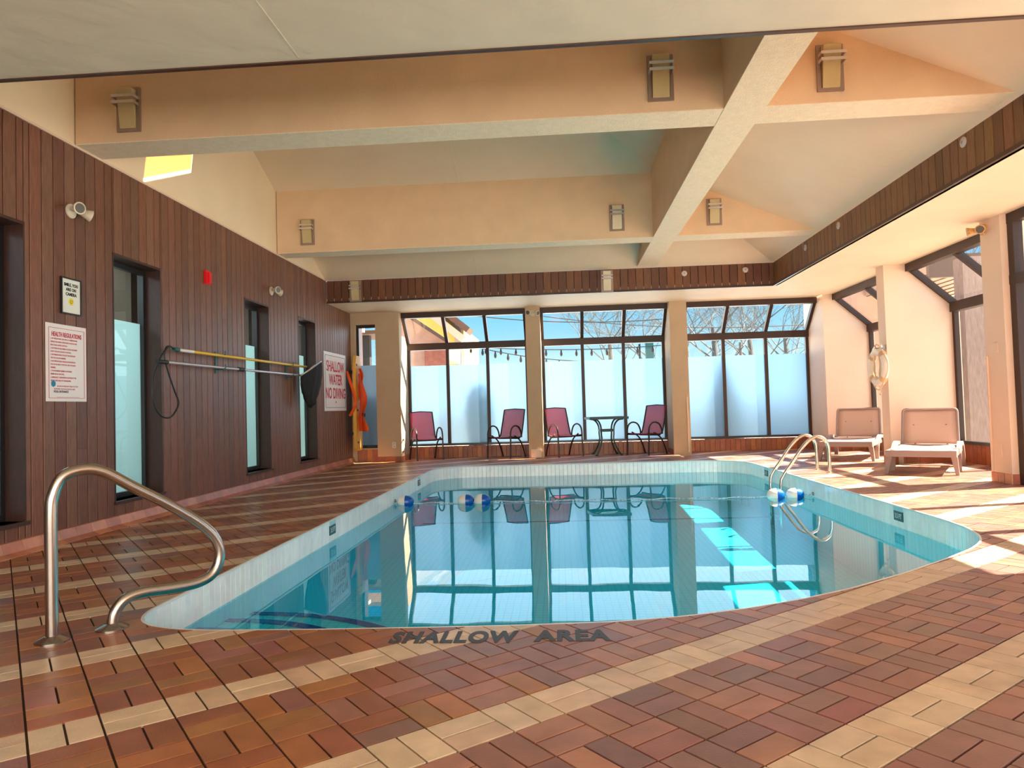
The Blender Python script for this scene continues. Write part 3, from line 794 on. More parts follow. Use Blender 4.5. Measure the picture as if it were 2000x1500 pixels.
wb_ = struct('wall_back'); m = MB(); m.box(WX-.2, 5.2, -4.2, -4.0, 0, ZS); m.build('wall_panel', plaster2, wb_)

def bay(idx, T, u0, u1, nlow, frost, w_top, w_low, z_top=ZS, zk=2.31, zs=.25):
    """greenhouse bay: sloped panes over upright panes; u along the wall, w outward"""
    s = struct('window_%d' % idx); FT = .075
    def bm(nm, a, b, wd, h, m_=winframe):
        q = MB(); q.beam(T(*a), T(*b), wd, h, up=T(0, 0, 1) if False else (0, 0, 1)); return q.build(nm, m_, s)
    bm('head_rail', (u0, w_top+.02, z_top-.055), (u1, w_top+.02, z_top-.055), .13, .11)
    bm('transom', (u0, w_low-.01, zk), (u1, w_low-.01, zk), .13, .14)
    bm('sill_rail', (u0, w_low-.02, zs+.02), (u1, w_low-.02, zs+.02), .10, .045, blackframe)
    us = [u0+.025]+[u0+(u1-u0)*k/nlow for k in range(1, nlow)]+[u1-.025]
    for u in us:
        bm('mullion', (u, w_low-.01, zs+.04), (u, w_low-.01, zk-.06), .065, .075)
        bm('rafter', (u, w_top+.03, z_top-.08), (u, w_low-.005, zk+.05), .065, .085)
    for a, b in zip(us[:-1], us[1:]):
        a, b = a+.03, b-.03
        q = MB(); q.add([T(a, w_low+.0, zs+.04), T(b, w_low+.0, zs+.04), T(b, w_low+.0, zk-.06), T(a, w_low+.0, zk-.06)], [(0, 1, 2, 3)]); q.build('pane', glass_m, s)
        q = MB(); q.add([T(a, w_top+.05, z_top-.09), T(b, w_top+.05, z_top-.09), T(b, w_low+.01, zk+.06), T(a, w_low+.01, zk+.06)], [(0, 1, 2, 3)]); q.build('sloped_pane', glass_m, s)
        if frost:
            q = MB(); q.add([T(a, w_low-.012, zs+.04), T(b, w_low-.012, zs+.04), T(b, w_low-.012, 1.915), T(a, w_low-.012, 1.915)], [(0, 1, 2, 3)]); q.build('frosted_film', film_m, s)
    return s
TF = lambda u, w, z: (u, w, z)
bay(5, TF, -3.14, -.63, 3, True, 14.22, FG)
bay(6, TF, -.345, 2.16, 3, True, 14.22, FG)
bay(7, TF, 2.49, 5.02, 3, True, 14.22, FG)
TR = lambda u, w, z: (w, u, z)
bay(8, TR, 11.25, 13.88, 2, False, 5.24, 5.88, zk=2.29, zs=.28)
bay(9, TR, 8.53, 11.0, 2, False, 5.24, 5.88, zk=2.29, zs=.28)
# slit window
s = struct('window_10')
for bx in ((-4.03, -3.62, FY+.1, FY+.15, .27, .33), (-4.03, -3.62, FY+.1, FY+.15, 2.67, 2.73), (-4.03, -3.98, FY+.1, FY+.15, .33, 2.67)):
    q = MB(); q.box(*bx); q.build('frame_member', blackframe, s)
q = MB(); q.add([(-3.98, FY+.12, .33), (-3.62, FY+.12, .33), (-3.62, FY+.12, 2.67), (-3.98, FY+.12, 2.67)], [(0, 1, 2, 3)]); q.build('pane', glass_m, s)
q = MB(); q.add([(-3.98, FY+.11, .33), (-3.62, FY+.11, .33), (-3.62, FY+.11, 1.92), (-3.98, FY+.11, 1.92)], [(0, 1, 2, 3)]); q.build('frosted_film', film_m, s)
# glazed doors in the right wall
def glazed(nm, y0, y1, posts):
    s = struct(nm); X = 5.0
    q = MB(); q.box(X-.05, X+.05, y0, y1, ZS-.11, ZS); q.build('head_rail', winframe, s)
    q = MB(); q.box(X-.05, X+.05, y0, y1, 2.18, 2.28); q.build('transom', winframe, s)
    q = MB(); q.box(X-.05, X+.05, y0, y1, 0, .06); q.build('threshold', blackframe, s)
    for p in posts:
        q = MB(); q.box(X-.05, X+.05, p-.05, p+.05, .06, 2.18); q.box(X-.05, X+.05, p-.05, p+.05, 2.28, ZS-.11); q.build('frame_post', winframe, s)
    for a, b in zip(posts[:-1], posts[1:]):
        q = MB(); pane_x(q, X, min(a, b)+.05, max(a, b)-.05, .06, 2.18); pane_x(q, X, min(a, b)+.05, max(a, b)-.05, 2.28, ZS-.11); q.build('pane', glass_m, s)
glazed('door_1', 4.6, 8.16, [4.65, 5.8, 6.95, 8.10])
glazed('door_2', .6, 4.2, [.65, 2.4, 4.15])

# ------------------------------------------------------------------ wall lights
def make_sconce():
    t = thing('wall_sconce', '', 'wall light')
    # origin at the middle of the back, facing -y
    m = MB()
    for bx in ((-.105, -.075, -.02, 0, -.19, .19), (.075, .105, -.02, 0, -.19, .19), (-.075, .075, -.02, 0, -.19, -.165), (-.075, .075, -.02, 0, .17, .19)): m.box(*bx)
    m.box(-.075, .075, -.004, 0, -.165, .17)
    m.build('back_frame', sconce_metal, t)
    m = MB(); m.prism([(-.004, -.165), (-.03, -.165), (-.085, .165), (-.004, .165)], (-.068, .068), lambda a, b, c: (c, a, b)); m.build('glass_shade', shade_gl, t)
    for z in (.035, .088):
        m = MB(); y_ = -.085-.02
        m.box(-.098, .098, y_-.006, y_, z-.012, z+.012)
        m.box(-.098, -.090, y_, -.018, z-.012, z+.012); m.box(.090, .098, y_, -.018, z-.012, z+.012)
        m.build('bar', sconce_bar, t)
    return t
sc = make_sconce()
SCP = [(-3.63, 5.878, 3.655, 'amber glass sconce at the left end of the near cross beam', 'sconces on the near cross beam'),
       (.905, 5.878, 3.66, 'amber glass sconce on the near cross beam, just left of the centre beam', 'sconces on the near cross beam'),
       (2.26, 5.878, 3.66, 'amber glass sconce on the near cross beam, right of the centre beam', 'sconces on the near cross beam'),
       (-3.655, 10.328, 3.68, 'amber glass sconce at the left end of the far cross beam', 'sconces on the far cross beam'),
       (.90, 10.328, 3.68, 'amber glass sconce on the far cross beam, just left of the centre beam', 'sconces on the far cross beam'),
       (2.28, 10.328, 3.70, 'amber glass sconce on the far cross beam, right of the centre beam', 'sconces on the far cross beam'),
       (-3.58, 12.535, 3.155, 'pale sconce on the wooden band of the far wall, at its left end', 'sconces on the far wooden band'),
       (.885, 12.535, 3.15, 'pale sconce on the wooden band of the far wall, above the middle window bay', 'sconces on the far wooden band')]
for i, (x, y, z, lab, grp) in enumerate(SCP):
    o = sc if i == 0 else copy_tree(sc)
    o.location = (x, y, z); o['label'] = lab; o['group'] = grp

def make_flood():
    t = thing('twin_floodlight', '', 'wall light')
    # origin on the wall, plate facing +x (local), lamps either side
    m = MB(); m.lathe([(.062, 0), (.062, .012), (.045, .025), (.02, .03)], 24, ax='x'); m.build('mounting_plate', ivory, t, smooth=True)
    for sgn, ang in ((-1, .5), (1, .25)):
        h = MB(); d = Vector((.55, sgn*.75, -.25)).normalized() if sgn > 0 else Vector((.75, -.35, -.1)).normalized()
        p = Vector((.045, sgn*.035, .01))
        h.tube([Vector((.02, 0, 0)), p], .010, 8)
        q = MB(); q.tube([p-d*.01, p+d*.02, p+d*.07, p+d*.105, p+d*.107], [.022, .026, .040, .052, .048], 18)
        head = q.build('lamp_head', ivory, t, smooth=True)
        q = MB(); q.tube([p+d*.1, p+d*.109], [.044, .040], 18); q.build('lens', lampglass, head)
        h.build('swivel_arm', ivory, t)
    return t
fl0 = make_flood()
FLP = [((WX+.004, 5.80, 2.78), 0, 'ivory twin floodlight on the boarded wall above the framed notice'),
       ((WX+.004, 10.05, 2.78), 0, 'ivory twin floodlight on the boarded wall above the third window'),
       ((-.49, FY-.004, 2.83), -PI/2, 'ivory twin floodlight high on the far pier between the left and middle window bays'),
       ((4.876, 8.45, 2.86), PI, 'rusty orange twin floodlight at the top of the near right pier')]
for i, (p, rz, lab) in enumerate(FLP):
    o = fl0 if i == 0 else copy_tree(fl0)
    o.location = p; o.rotation_euler = (0, 0, rz); o['label'] = lab; o['group'] = 'twin floodlights on the walls'
    if i == 3:
        for c_ in o.children_recursive:
            if c_.name.startswith(('mounting_plate', 'lamp_head', 'swivel')):
                c_.data = c_.data.copy(); c_.data.materials[0] = mat('rusty_enamel', (.62, .33, .12), .6, noise=.4, nscale=40)

# small round discs on the wooden bands
dk = thing('wall_disc', '', 'sensor'); m = MB(); m.lathe([(.048, 0), (.048, .008), (.036, .016), (.012, .018)], 24, ax='x'); m.build('cover', mat('grey_disc', (.55, .48, .46), .5), dk, smooth=True)
m = MB(); m.lathe([(.014, .016), (.014, .022)], 12, ax='x'); m.build('centre_button', mat('grey_disc_dark', (.35, .30, .28), .5), dk)
for i, (p, rz, lab) in enumerate([((2.22, 12.537, 3.23), -PI/2, 'small round grey disc on the far wooden band, the one further from the corner'), ((3.26, 12.537, 3.25), -PI/2, 'small round grey disc on the far wooden band, the one nearer the corner'),
        ((3.727, 6.69, 3.28), PI, 'small grey disc on the right wooden band, nearest and largest'), ((3.727, 9.62, 3.26), PI, 'small grey disc on the right wooden band, second from the camera'), ((3.727, 10.89, 3.25), PI, 'small grey disc on the right wooden band, closest to the corner')]):
    o = dk if i == 0 else copy_tree(dk)
    o.location = p; o.rotation_euler = (0, 0, rz); o['label'] = lab; o['group'] = 'round discs on the wooden bands'

# ------------------------------------------------------------------ things on the left wall
RW = (PI/2, 0, PI/2)          # text on the left wall, facing +x
def on_left(nm, label, cat, y, z): return thing(nm, label, cat, (WX+.002, y, z))
al = on_left('fire_alarm', 'red fire alarm box high on the boarded wall', 'alarm', 8.155, 2.63)
m = MB(); m.box(0, .03, -.06, .06, -.08, .08); m.build('housing', red_plastic, al)
m = MB(); m.box(.03, .05, -.025, .035, -.06, .06); m.build('strobe_cover', red_plastic, al)

fs = on_left('framed_notice', 'small black framed notice with a yellow smiling face on the boarded wall', 'sign', 5.79, 2.045)
m = MB()
for bx in ((0, .016, -.125, -.113, -.155, .155), (0, .016, .113, .125, -.155, .155), (0, .016, -.113, .113, -.155, -.143), (0, .016, -.113, .113, .143, .155)): m.box(*bx)
m.build('frame', blackframe, fs)
m = MB(); m.box(.002, .008, -.113, .113, -.143, .143); m.build('notice_sheet', paper, fs)
for k, (s_, z) in enumerate((('SMILE, YOU', .095), ('ARE ON', .055), ('CAMERA', .015))):
    text('notice_text', s_, .036, ink_black, fs, (.009, 0, z), RW, sx=.95, bold=.0012)
m = MB(); m.lathe([(.03, .008), (.03, .0095)], 24, (0, 0, -.045), 'x'); m.build('smiling_face', yellow_ink, fs)
m = MB(); m.lathe([(.004, .009), (.004, .0105)], 8, (0, -.010, -.038), 'x'); m.lathe([(.004, .009), (.004, .0105)], 8, (0, .010, -.038), 'x')
m.tube([(.0102, -.015+.03*k/8, -.050-.008*math.sin(PI*k/8)) for k in range(9)], .0018, 5); m.build('face_features', ink_black, fs)

hs = on_left('health_sign', 'white sign headed HEALTH REGULATIONS below the framed notice', 'sign', 5.735, 1.475)
m = MB(); m.box(0, .006, -.245, .245, -.32, .32); m.build('sign_plate', white, hs)
m = MB()
for a, b in (((-.215, -.292), (.215, -.292)), ((-.215, .285), (.215, .285)), ((-.215, -.292), (-.215, .285)), ((.215, -.292), (.215, .285))):
    m.beam((.0065, a[0], a[1]), (.0065, b[0], b[1]), .003, .003)
m.build('border_line', ink_red, hs)
text('sign_heading', 'HEALTH REGULATIONS', .052, ink_red, hs, (.0068, 0, .232), RW, sx=.66, bold=.0012)
RULES = ['1. NO PERSON INFECTED WITH A COMMUNICABLE', 'DISEASE OR HAVING OPEN SORES ON HIS OR HER', 'BODY SHALL ENTER THE POOL.', '2. NO PERSON SHALL BRING A GLASS CONTAINER', 'ONTO THE DECK OR INTO THE POOL.', '3. NO PERSON SHALL POLLUTE THE WATER IN', 'THE POOL IN ANY MANNER.',
         '4. NO PERSON SHALL ENGAGE IN BOISTEROUS', 'PLAY IN OR ABOUT THE POOL AND THE DECK', 'PREMISES.', '5. THE MAXIMUM NUMBER OF BATHERS', 'PERMITTED IN THE POOL.', '6. EMERGENCY TELEPHONE IS LOCATED AT THE', 'FRONT DESK AREA OF THE BUILDING.']
for k, s_ in enumerate(RULES):
    text('sign_text', s_, .0175, ink_red, hs, (.0068, -.195, .195-.0265*k), RW, align='LEFT', sx=.80, bold=.0002, ext=.0004)
text('sign_text', 'IN CASE OF EMERGENCY DIAL 911 AT THE', .0165, ink_red, hs, (.0068, -.12, -.195), RW, align='LEFT', sx=.8, ext=.0004)
text('sign_text', 'TELEPHONE LOCATED IN THE POOL AREA', .0165, ink_red, hs, (.0068, -.16, -.218), RW, align='LEFT', sx=.8, ext=.0004)
text('sign_note', 'POOL ENTRANCE', .024, ink_black, hs, (.0068, -.16, -.240), RW, align='LEFT', sx=.9, bold=.0008, ext=.0004)
m = MB(); m.lathe([(.026, .006), (.026, .0078)], 20, (0, -.165, -.175), 'x'); m.build('blue_sticker', blue_ink, hs, label='round blue sticker')
m = MB(); m.beam((.0067, -.12, -.285), (.0067, .15, -.285), .002, .002); m.build('rule_line', ink_grey, hs)

sw = on_left('shallow_sign', 'white sign with red words SHALLOW WATER NO DIVING on the boarded wall', 'sign', 12.95, 1.56)
m = MB(); m.box(0, .006, -.64, .64, -.53, .53); m.build('sign_plate', white, sw)
m = MB()
for z in (-.47, .47): m.beam((.0065, -.58, z), (.0065, .58, z), .008, .008)
for yy in (-.58, .58): m.beam((.0065, yy, -.47), (.0065, yy, .47), .008, .008)
m.build('border_line', ink_grey, sw)
for s_, z in (('SHALLOW', .27), ('WATER', .03), ('NO DIVING', -.22)):
    text('sign_text', s_, .27, ink_red, sw, (.008, 0, z), RW, sx=.82, bold=.004)
m = MB(); m.lathe([(.018, .006), (.018, .009)], 12, (0, 0, -.37), 'x'); m.build('small_emblem', ink_red, sw)

# rescue hook, leaf skimmer and their brackets
yp = thing('shepherd_hook', 'yellow and white rescue pole with a looped black hook across the boarded wall', 'rescue pole', (WX+.10, 7.3, 1.70))
m = MB(); m.tube([(0, 0, .01), (0, .34, .012)], .018, 12); m.build('white_sleeve', white, yp, smooth=True)
m = MB(); m.tube([(0, .34, .012), (0, 3.87, .04)], .0175, 12); m.build('pole', yellow_p, yp, smooth=True)
m = MB(); m.tube([(0, -.06, .008), (0, .03, .01)], .024, 12); m.build('connector', green_clip, yp, smooth=True)
hk = [(0, -.05, .008), (0, -.15, .03), (0, -.28, -.06), (0, -.36, -.16), (0, -.44, -.30), (0, -.47, -.46), (0, -.42, -.60), (0, -.30, -.69), (0, -.14, -.70), (0, -.02, -.62), (0, .02, -.54), (0, -.06, -.42), (0, -.17, -.24), (0, -.24, -.08), (0, -.20, .02), (0, -.12, .035)]
m = MB(); m.tube(spline(hk, 6), .009, 8); m.build('loop', black_rub, yp, smooth=True)
lp = thing('leaf_skimmer', 'silver pole with a black leaf net hanging below the yellow rescue pole', 'pool net', (WX+.10, 7.05, 1.565))
m = MB(); m.tube([(0, 0, 0), (0, 1.75, .012), (0, 4.02, .03)], .0155, 12); m.build('pole', alu, lp, smooth=True)
m = MB(); m.tube([(0, -.12, -.004), (0, .06, 0)], .022, 12); m.build('grip', black_rub, lp, smooth=True)
m = MB(); m.tube([(0, 1.70, .012), (0, 1.84, .012)], .026, 12); m.build('clamp', black_rub, lp, smooth=True)
hoop = [(.0, 4.02, .03), (.05, 3.75, .02), (.16, 3.86, .12), (.22, 4.12, .24), (.16, 4.35, .26), (.05, 4.28, .18)]
m = MB(); m.tube(spline(hoop, 6, True), .012, 8, closed=True); m.build('net_hoop', alu, lp, smooth=True)
m = MB(); hp = spline(hoop, 6, True); nh = len(hp); rows = 7; base = 0; cen = Vector((.07, 4.02, -.47))
for rr in range(rows):
    t = rr/(rows-1); sag = [.0, .12, .28, .5, .72, .92, 1.0][rr]
    for k, p in enumerate(hp):
        spread = [1.0, 1.03, 1.0, .88, .66, .36, .03][rr]
        c = Vector((.08, 4.05, 0)); q = Vector((c.x+(p.x-c.x)*spread, c.y+(p.y-c.y)*spread, p.z*(1-sag)+cen.z*sag))
        q.x += .012*math.sin(k*1.7+rr); q.z += .014*math.sin(k*2.3+rr*2)
        m.v.append(tuple(q))
for rr in range(rows-1):
    for k in range(nh): m.f.append((rr*nh+k, rr*nh+(k+1) % nh, (rr+1)*nh+(k+1) % nh, (rr+1)*nh+k))
m.build('net', netmesh, lp, smooth=True)
for y_ in (8.35, 10.55):
    br = thing('pole_bracket', 'black wall bracket holding both pool poles, %s' % ('nearer the first tall window' if y_ < 9 else 'nearer the net'), 'bracket', (WX+.002, y_, 1.65)); br['group'] = 'pole brackets on the boarded wall'
    m = MB(); m.box(0, .012, -.02, .02, -.14, .12); m.build('bracket_plate', green_clip, br)
    for z in (.095, -.065):
        m = MB(); m.tube([(.0, 0, z-.03), (.09, 0, z-.03), (.125, 0, z-.01), (.125, 0, z+.03)], .006, 6); m.build('hook', green_clip, br)
# spine board and orange vest at the far end of the wall
sb = thing('rescue_board', 'tall yellow wooden rescue board hanging on the wall in the far left corner', 'rescue board', (WX+.02, 13.74, .25))
m = MB(); prof = [(-.20, .05), (-.16, 0), (.16, 0), (.20, .05), (.20, 1.3), (.17, 1.70), (.12, 1.84), (-.12, 1.84), (-.17, 1.70), (-.20, 1.3)]
m.prism([(a, b) for a, b in prof], (.13, .19), lambda a, b, c: (c, a, b)); bd = m.build('board', boardwood, sb)
m = MB(); m.box(0, .13, -.03, .03, 1.5, 1.56); m.box(0, .13, -.03, .03, .3, .36); m.build('wall_mount', black_rub, sb)
for z in (.16, 1.66, .78):
    m = MB(); m.box(.186, .193, -.14, -.06, z-.018, z+.018); m.build('hand_hole', black_rub, bd)
vs = thing('rescue_straps', 'orange rescue vest with straps draped over the yellow board', 'rescue vest', (WX+.21, 13.74, .58))
m = MB(); g = []
NX_, NZ_ = 9, 16
for j in range(NZ_+1):
    z = 1.26-j*1.22/NZ_; wdt = .10+.14*min(1, j/5)+.05*math.sin(j*.9); shift = .02*math.sin(j*1.3)
    for i in range(NX_+1):
        u = i/NX_; yy = -.10-.03*math.sin(u*7+j*.6)+.10*(1-u)+shift; xx = .01+(wdt*.62)*u+.02*math.sin(u*9+j*.8)
        m.v.append((xx, yy, z))
for j in range(NZ_):
    for i in range(NX_): m.f.append((j*(NX_+1)+i, j*(NX_+1)+i+1, (j+1)*(NX_+1)+i+1, (j+1)*(NX_+1)+i))
m.build('vest_panel', orange_f, vs, smooth=True)
m = MB(); m.tube(spline([(.06, -.15, 1.15), (.10, -.19, .8), (.08, -.16, .4), (.06, -.12, .05)], 5), .022, 8); m.build('strap', mat('dark_orange_strap', (.60, .05, .01), .7), vs, smooth=True)
m = MB(); m.box(.06, .10, -.03, .09, .32, .39); m.build('buckle', black_rub, vs)
m = MB(); m.tube(spline([(-.19, -.10, 1.2), (-.10, -.22, 1.0), (.0, -.24, .6), (-.12, -.22, .35)], 5), .028, 8); m.build('hanging_strap', orange_f, vs, smooth=True)

# ------------------------------------------------------------------ outlets, plates
def plate(label, loc, rz, w=.07, h=.115, holes=True):
    t = thing('wall_outlet' if holes else 'cover_plate', label, 'outlet' if holes else 'wall plate', loc, rz)
    m = MB(); m.box(0, .007, -w/2, w/2, -h/2, h/2); m.build('face_plate', outletm if holes else plaster2, t)
    if holes:
        for z in (-.027, .027):
            m = MB(); m.lathe([(.017, .006), (.017, .0085)], 12, (0, 0, z), 'x'); m.build('socket', mat('socket_grey', (.45, .42, .38), .5), t)
plate('white double outlet low on the far left pier', (-3.29, FY-.001, .325), -PI/2)
plate('cream switch plate halfway up the near right pier', (4.879, 8.33, 1.50), PI, .07, .12, False)
plate('cream box low on the near right pier', (4.879, 8.34, .36), PI, .05, .14, False)
# cable conduits on the piers
def conduit(label, p0, p1):
    t = thing('conduit', label, 'conduit', p0); m = MB(); m.beam((0, 0, 0), Vector(p1)-Vector(p0), .022, .014); m.build('casing', plaster2, t)
conduit('thin cream conduit up the front of the pier right of the middle window bay', (2.44, FY-.007, .04), (2.44, FY-.007, 1.1))
conduit('thin cream conduit on the near right pier', (4.873, 8.50, .12), (4.873, 8.50, 1.42))
bx = thing('junction_box', 'cream junction box at the foot of the pier between left and middle bays', 'wall box', (-.49, FY-.001, .12)); m = MB(); m.box(-.10, .10, -.03, 0, -.11, .05); m.build('cover', plaster2, bx)

# ------------------------------------------------------------------ life ring
lr = thing('life_ring', 'white life ring with rope hanging on the middle right pier', 'life ring', (4.80, 11.13, 1.44))
m = MB(); R1, R2 = .235, .062; ns, nt_ = 40, 14
for i in range(ns):
    a = 2*PI*i/ns
    for k in range(nt_):
        b = 2*PI*k/nt_; rr = R1+R2*math.cos(b); m.v.append((R2*.8*math.sin(b), rr*math.cos(a), rr*math.sin(a)))
for i in range(ns):
    for k in range(nt_): m.f.append((i*nt_+k, i*nt_+(k+1) % nt_, ((i+1) % ns)*nt_+(k+1) % nt_, ((i+1) % ns)*nt_+k))
m.build('ring', ringwhite, lr, smooth=True)
m = MB(); m.tube([(-.01+.02*math.sin(4*a)*0, (R1+R2+.02+.025*math.cos(4*a))*math.cos(a), (R1+R2+.02+.025*math.cos(4*a))*math.sin(a)) for a in [2*PI*k/48 for k in range(48)]], .008, 6, closed=True)
m.build('grab_rope', ropecream, lr, smooth=True)
for a in (PI/4, 3*PI/4, 5*PI/4, 7*PI/4):
    m = MB(); n_ = 14; ring = []
    for s_ in (-.035, .035):
        for k in range(n_):
            b = 2*PI*k/n_; rr = R1+(R2+.004)*math.cos(b); aa = a+s_/R1; m.v.append(((R2*.8+.004)*math.sin(b), rr*math.cos(aa), rr*math.sin(aa)))
    for k in range(n_): m.f.append((k, (k+1) % n_, n_+(k+1) % n_, n_+k))
    m.build('band', mat('tan_band', (.65, .42, .22), .5), lr, smooth=True)
rpo = thing('coiled_rope', 'cream rope coiled on the life ring hook with a hanging tail', 'rope', (4.83, 11.05, 1.44))
m = MB(); pts = []
for k in range(120):
    a = 2*PI*k/30; pts.append((-.055-.012*math.sin(k*.7), .05+.10*math.cos(a)+.01*math.sin(k*.31), .02+(.24+.01*math.sin(k*.9))*math.sin(a)))
pts += [(-.05, .02, -.28), (-.05, 0, -.36), (-.05, -.03, -.42), (-.05, 0, -.46), (-.05, .03, -.40), (-.05, .03, -.30)]
m.tube(spline(pts[::2], 2), .008, 6); m.build('rope', ropecream, rpo, smooth=True)
m = MB(); m.box(0, .05, -.02, .02, .26, .33); m.tube([(0.0, 0, .28), (-.09, 0, .28), (-.10, 0, .32)], .008, 6); m.build('hook', steel, rpo)

# ------------------------------------------------------------------ chairs
def make_chair():
    t = thing('patio_chair', '', 'chair')
    # faces -y; seat .42 high, .54 wide
    hw = .25
    for s_ in (-1, 1):
        x = s_*(hw+.015)
        ARM_R = .0155; arm = [(x, -.27, 0), (x, -.25, .30), (x, -.24, .50), (x, -.18, .60), (x, -.06, .635), (x, .07, .60), (x, .15, .50), (x, .17, .40)]
        m = MB(); m.tube(spline(arm, 5), ARM_R, 8); m.build('front_leg', chairframe, t, smooth=True)
        m = MB(); m.tube(spline([(x, -.10, .44), (x, .10, .34), (x, .22, .18), (x, .30, 0)], 5), .0145, 8); m.build('rear_leg', chairframe, t, smooth=True)
        side = [(s_*hw, -.27, .425), (s_*hw, .0, .40), (s_*hw, .14, .395), (s_*hw, .20, .44), (s_*hw*.99, .27, .65), (s_*hw*.97, .36, .95)]
        m = MB(); m.tube(fillet(side, .05), .013, 8); m.build('side_rail', chairframe, t, smooth=True)
    m = MB(); m.tube([(-hw, -.245, .40), (hw, -.245, .40)], .010, 8); m.tube([(-hw, .12, .375), (hw, .12, .375)], .010, 8); m.tube([(-hw-.01, -.10, .415), (-hw+.02, -.10, .415)], .01, 6); m.tube([(hw+.01, -.10, .415), (hw-.02, -.10, .415)], .01, 6); m.build('cross_bar', chairframe, t, smooth=True)
    m = MB(); m.tube([(-hw*.97, .36, .95), (0, .375, .965), (hw*.97, .36, .95)], .010, 8); m.build('top_bar', chairframe, t, smooth=True)
    prof = fillet([(0, -.27, .43), (0, .0, .405), (0, .14, .400), (0, .205, .45), (0, .275, .65), (0, .362, .955)], .06)
    def sheet(pts, nm):
        m = MB(); n_ = len(pts)
        for j, p in enumerate(pts):
            for i in range(7):
                u = -1+2*i/6; dip = .018*(1-u*u)
                m.v.append((u*hw*.985, p.y, p.z-dip if p.y < .16 else p.z))
        for j in range(n_-1):
            for i in range(6): m.f.append((j*7+i, j*7+i+1, (j+1)*7+i+1, (j+1)*7+i))
        o = m.build(nm, sling, t, smooth=True); s = o.modifiers.new('s', 'SOLIDIFY'); s.thickness = .004
    i_ = next(k for k, p in enumerate(prof) if p.y > .17)
    sheet(prof[:i_+1], 'seat'); sheet(prof[i_:], 'backrest')
    return t
ch = make_chair()
CHP = [((-2.70, 14.26), math.radians(27), 'crimson sling patio chair at the left end, in front of the left window bay'),
       ((-1.10, 14.28), math.radians(-28), 'crimson sling patio chair left of the slim pier, turned towards the left'),
       ((.06, 14.25), math.radians(28), 'crimson sling patio chair right of the slim pier, beside the small table'),
       ((1.66, 14.20), math.radians(-45), 'crimson sling patio chair right of the small table, turned towards it')]
for i, (p, rz, lab) in enumerate(CHP):
    o = ch if i == 0 else copy_tree(ch)
    o.location = (p[0], p[1], 0); o.rotation_euler = (0, 0, rz); o['label'] = lab; o['group'] = 'crimson patio chairs by the far windows'
# table
tb = thing('bistro_table', 'small green glass topped table between two crimson chairs', 'table', (.90, 14.33, 0), math.radians(8))
m = MB(); m.box(-.36, .36, -.30, .30, .735, .745); m.build('glass_top', tableglass, tb)
m = MB()
for a, b in (((-.37, -.31), (.37, -.31)), ((.37, -.31), (.37, .31)), ((.37, .31), (-.37, .31)), ((-.37, .31), (-.37, -.31))): m.beam((a[0], a[1], .735), (b[0], b[1], .735), .03, .045)
m.build('top_rim', tablemetal, tb)
for sx_ in (-1, 1):
    for sy_ in (-1, 1):
        pts = [(sx_*.30, sy_*.22, .715), (sx_*.20, sy_*.17, .69), (sx_*.135, sy_*.12, .58), (sx_*.125, sy_*.11, .42), (sx_*.12, sy_*.11, .30), (sx_*.17, sy_*.15, .14), (sx_*.235, sy_*.20, .02), (sx_*.25, sy_*.21, .012), (sx_*.262, sy_*.22, .035)]
        m = MB(); m.tube(spline(pts, 5), .0165, 8); m.build('leg', tablemetal, tb, smooth=True)
m = MB()
for a, b in (((-.13, -.115), (.13, -.115)), ((.13, -.115), (.13, .115)), ((.13, .115), (-.13, .115)), ((-.13, .115), (-.13, -.115))): m.beam((a[0], a[1], .49), (b[0], b[1], .49), .014, .05)
m.build('leg_brace', tablemetal, tb)

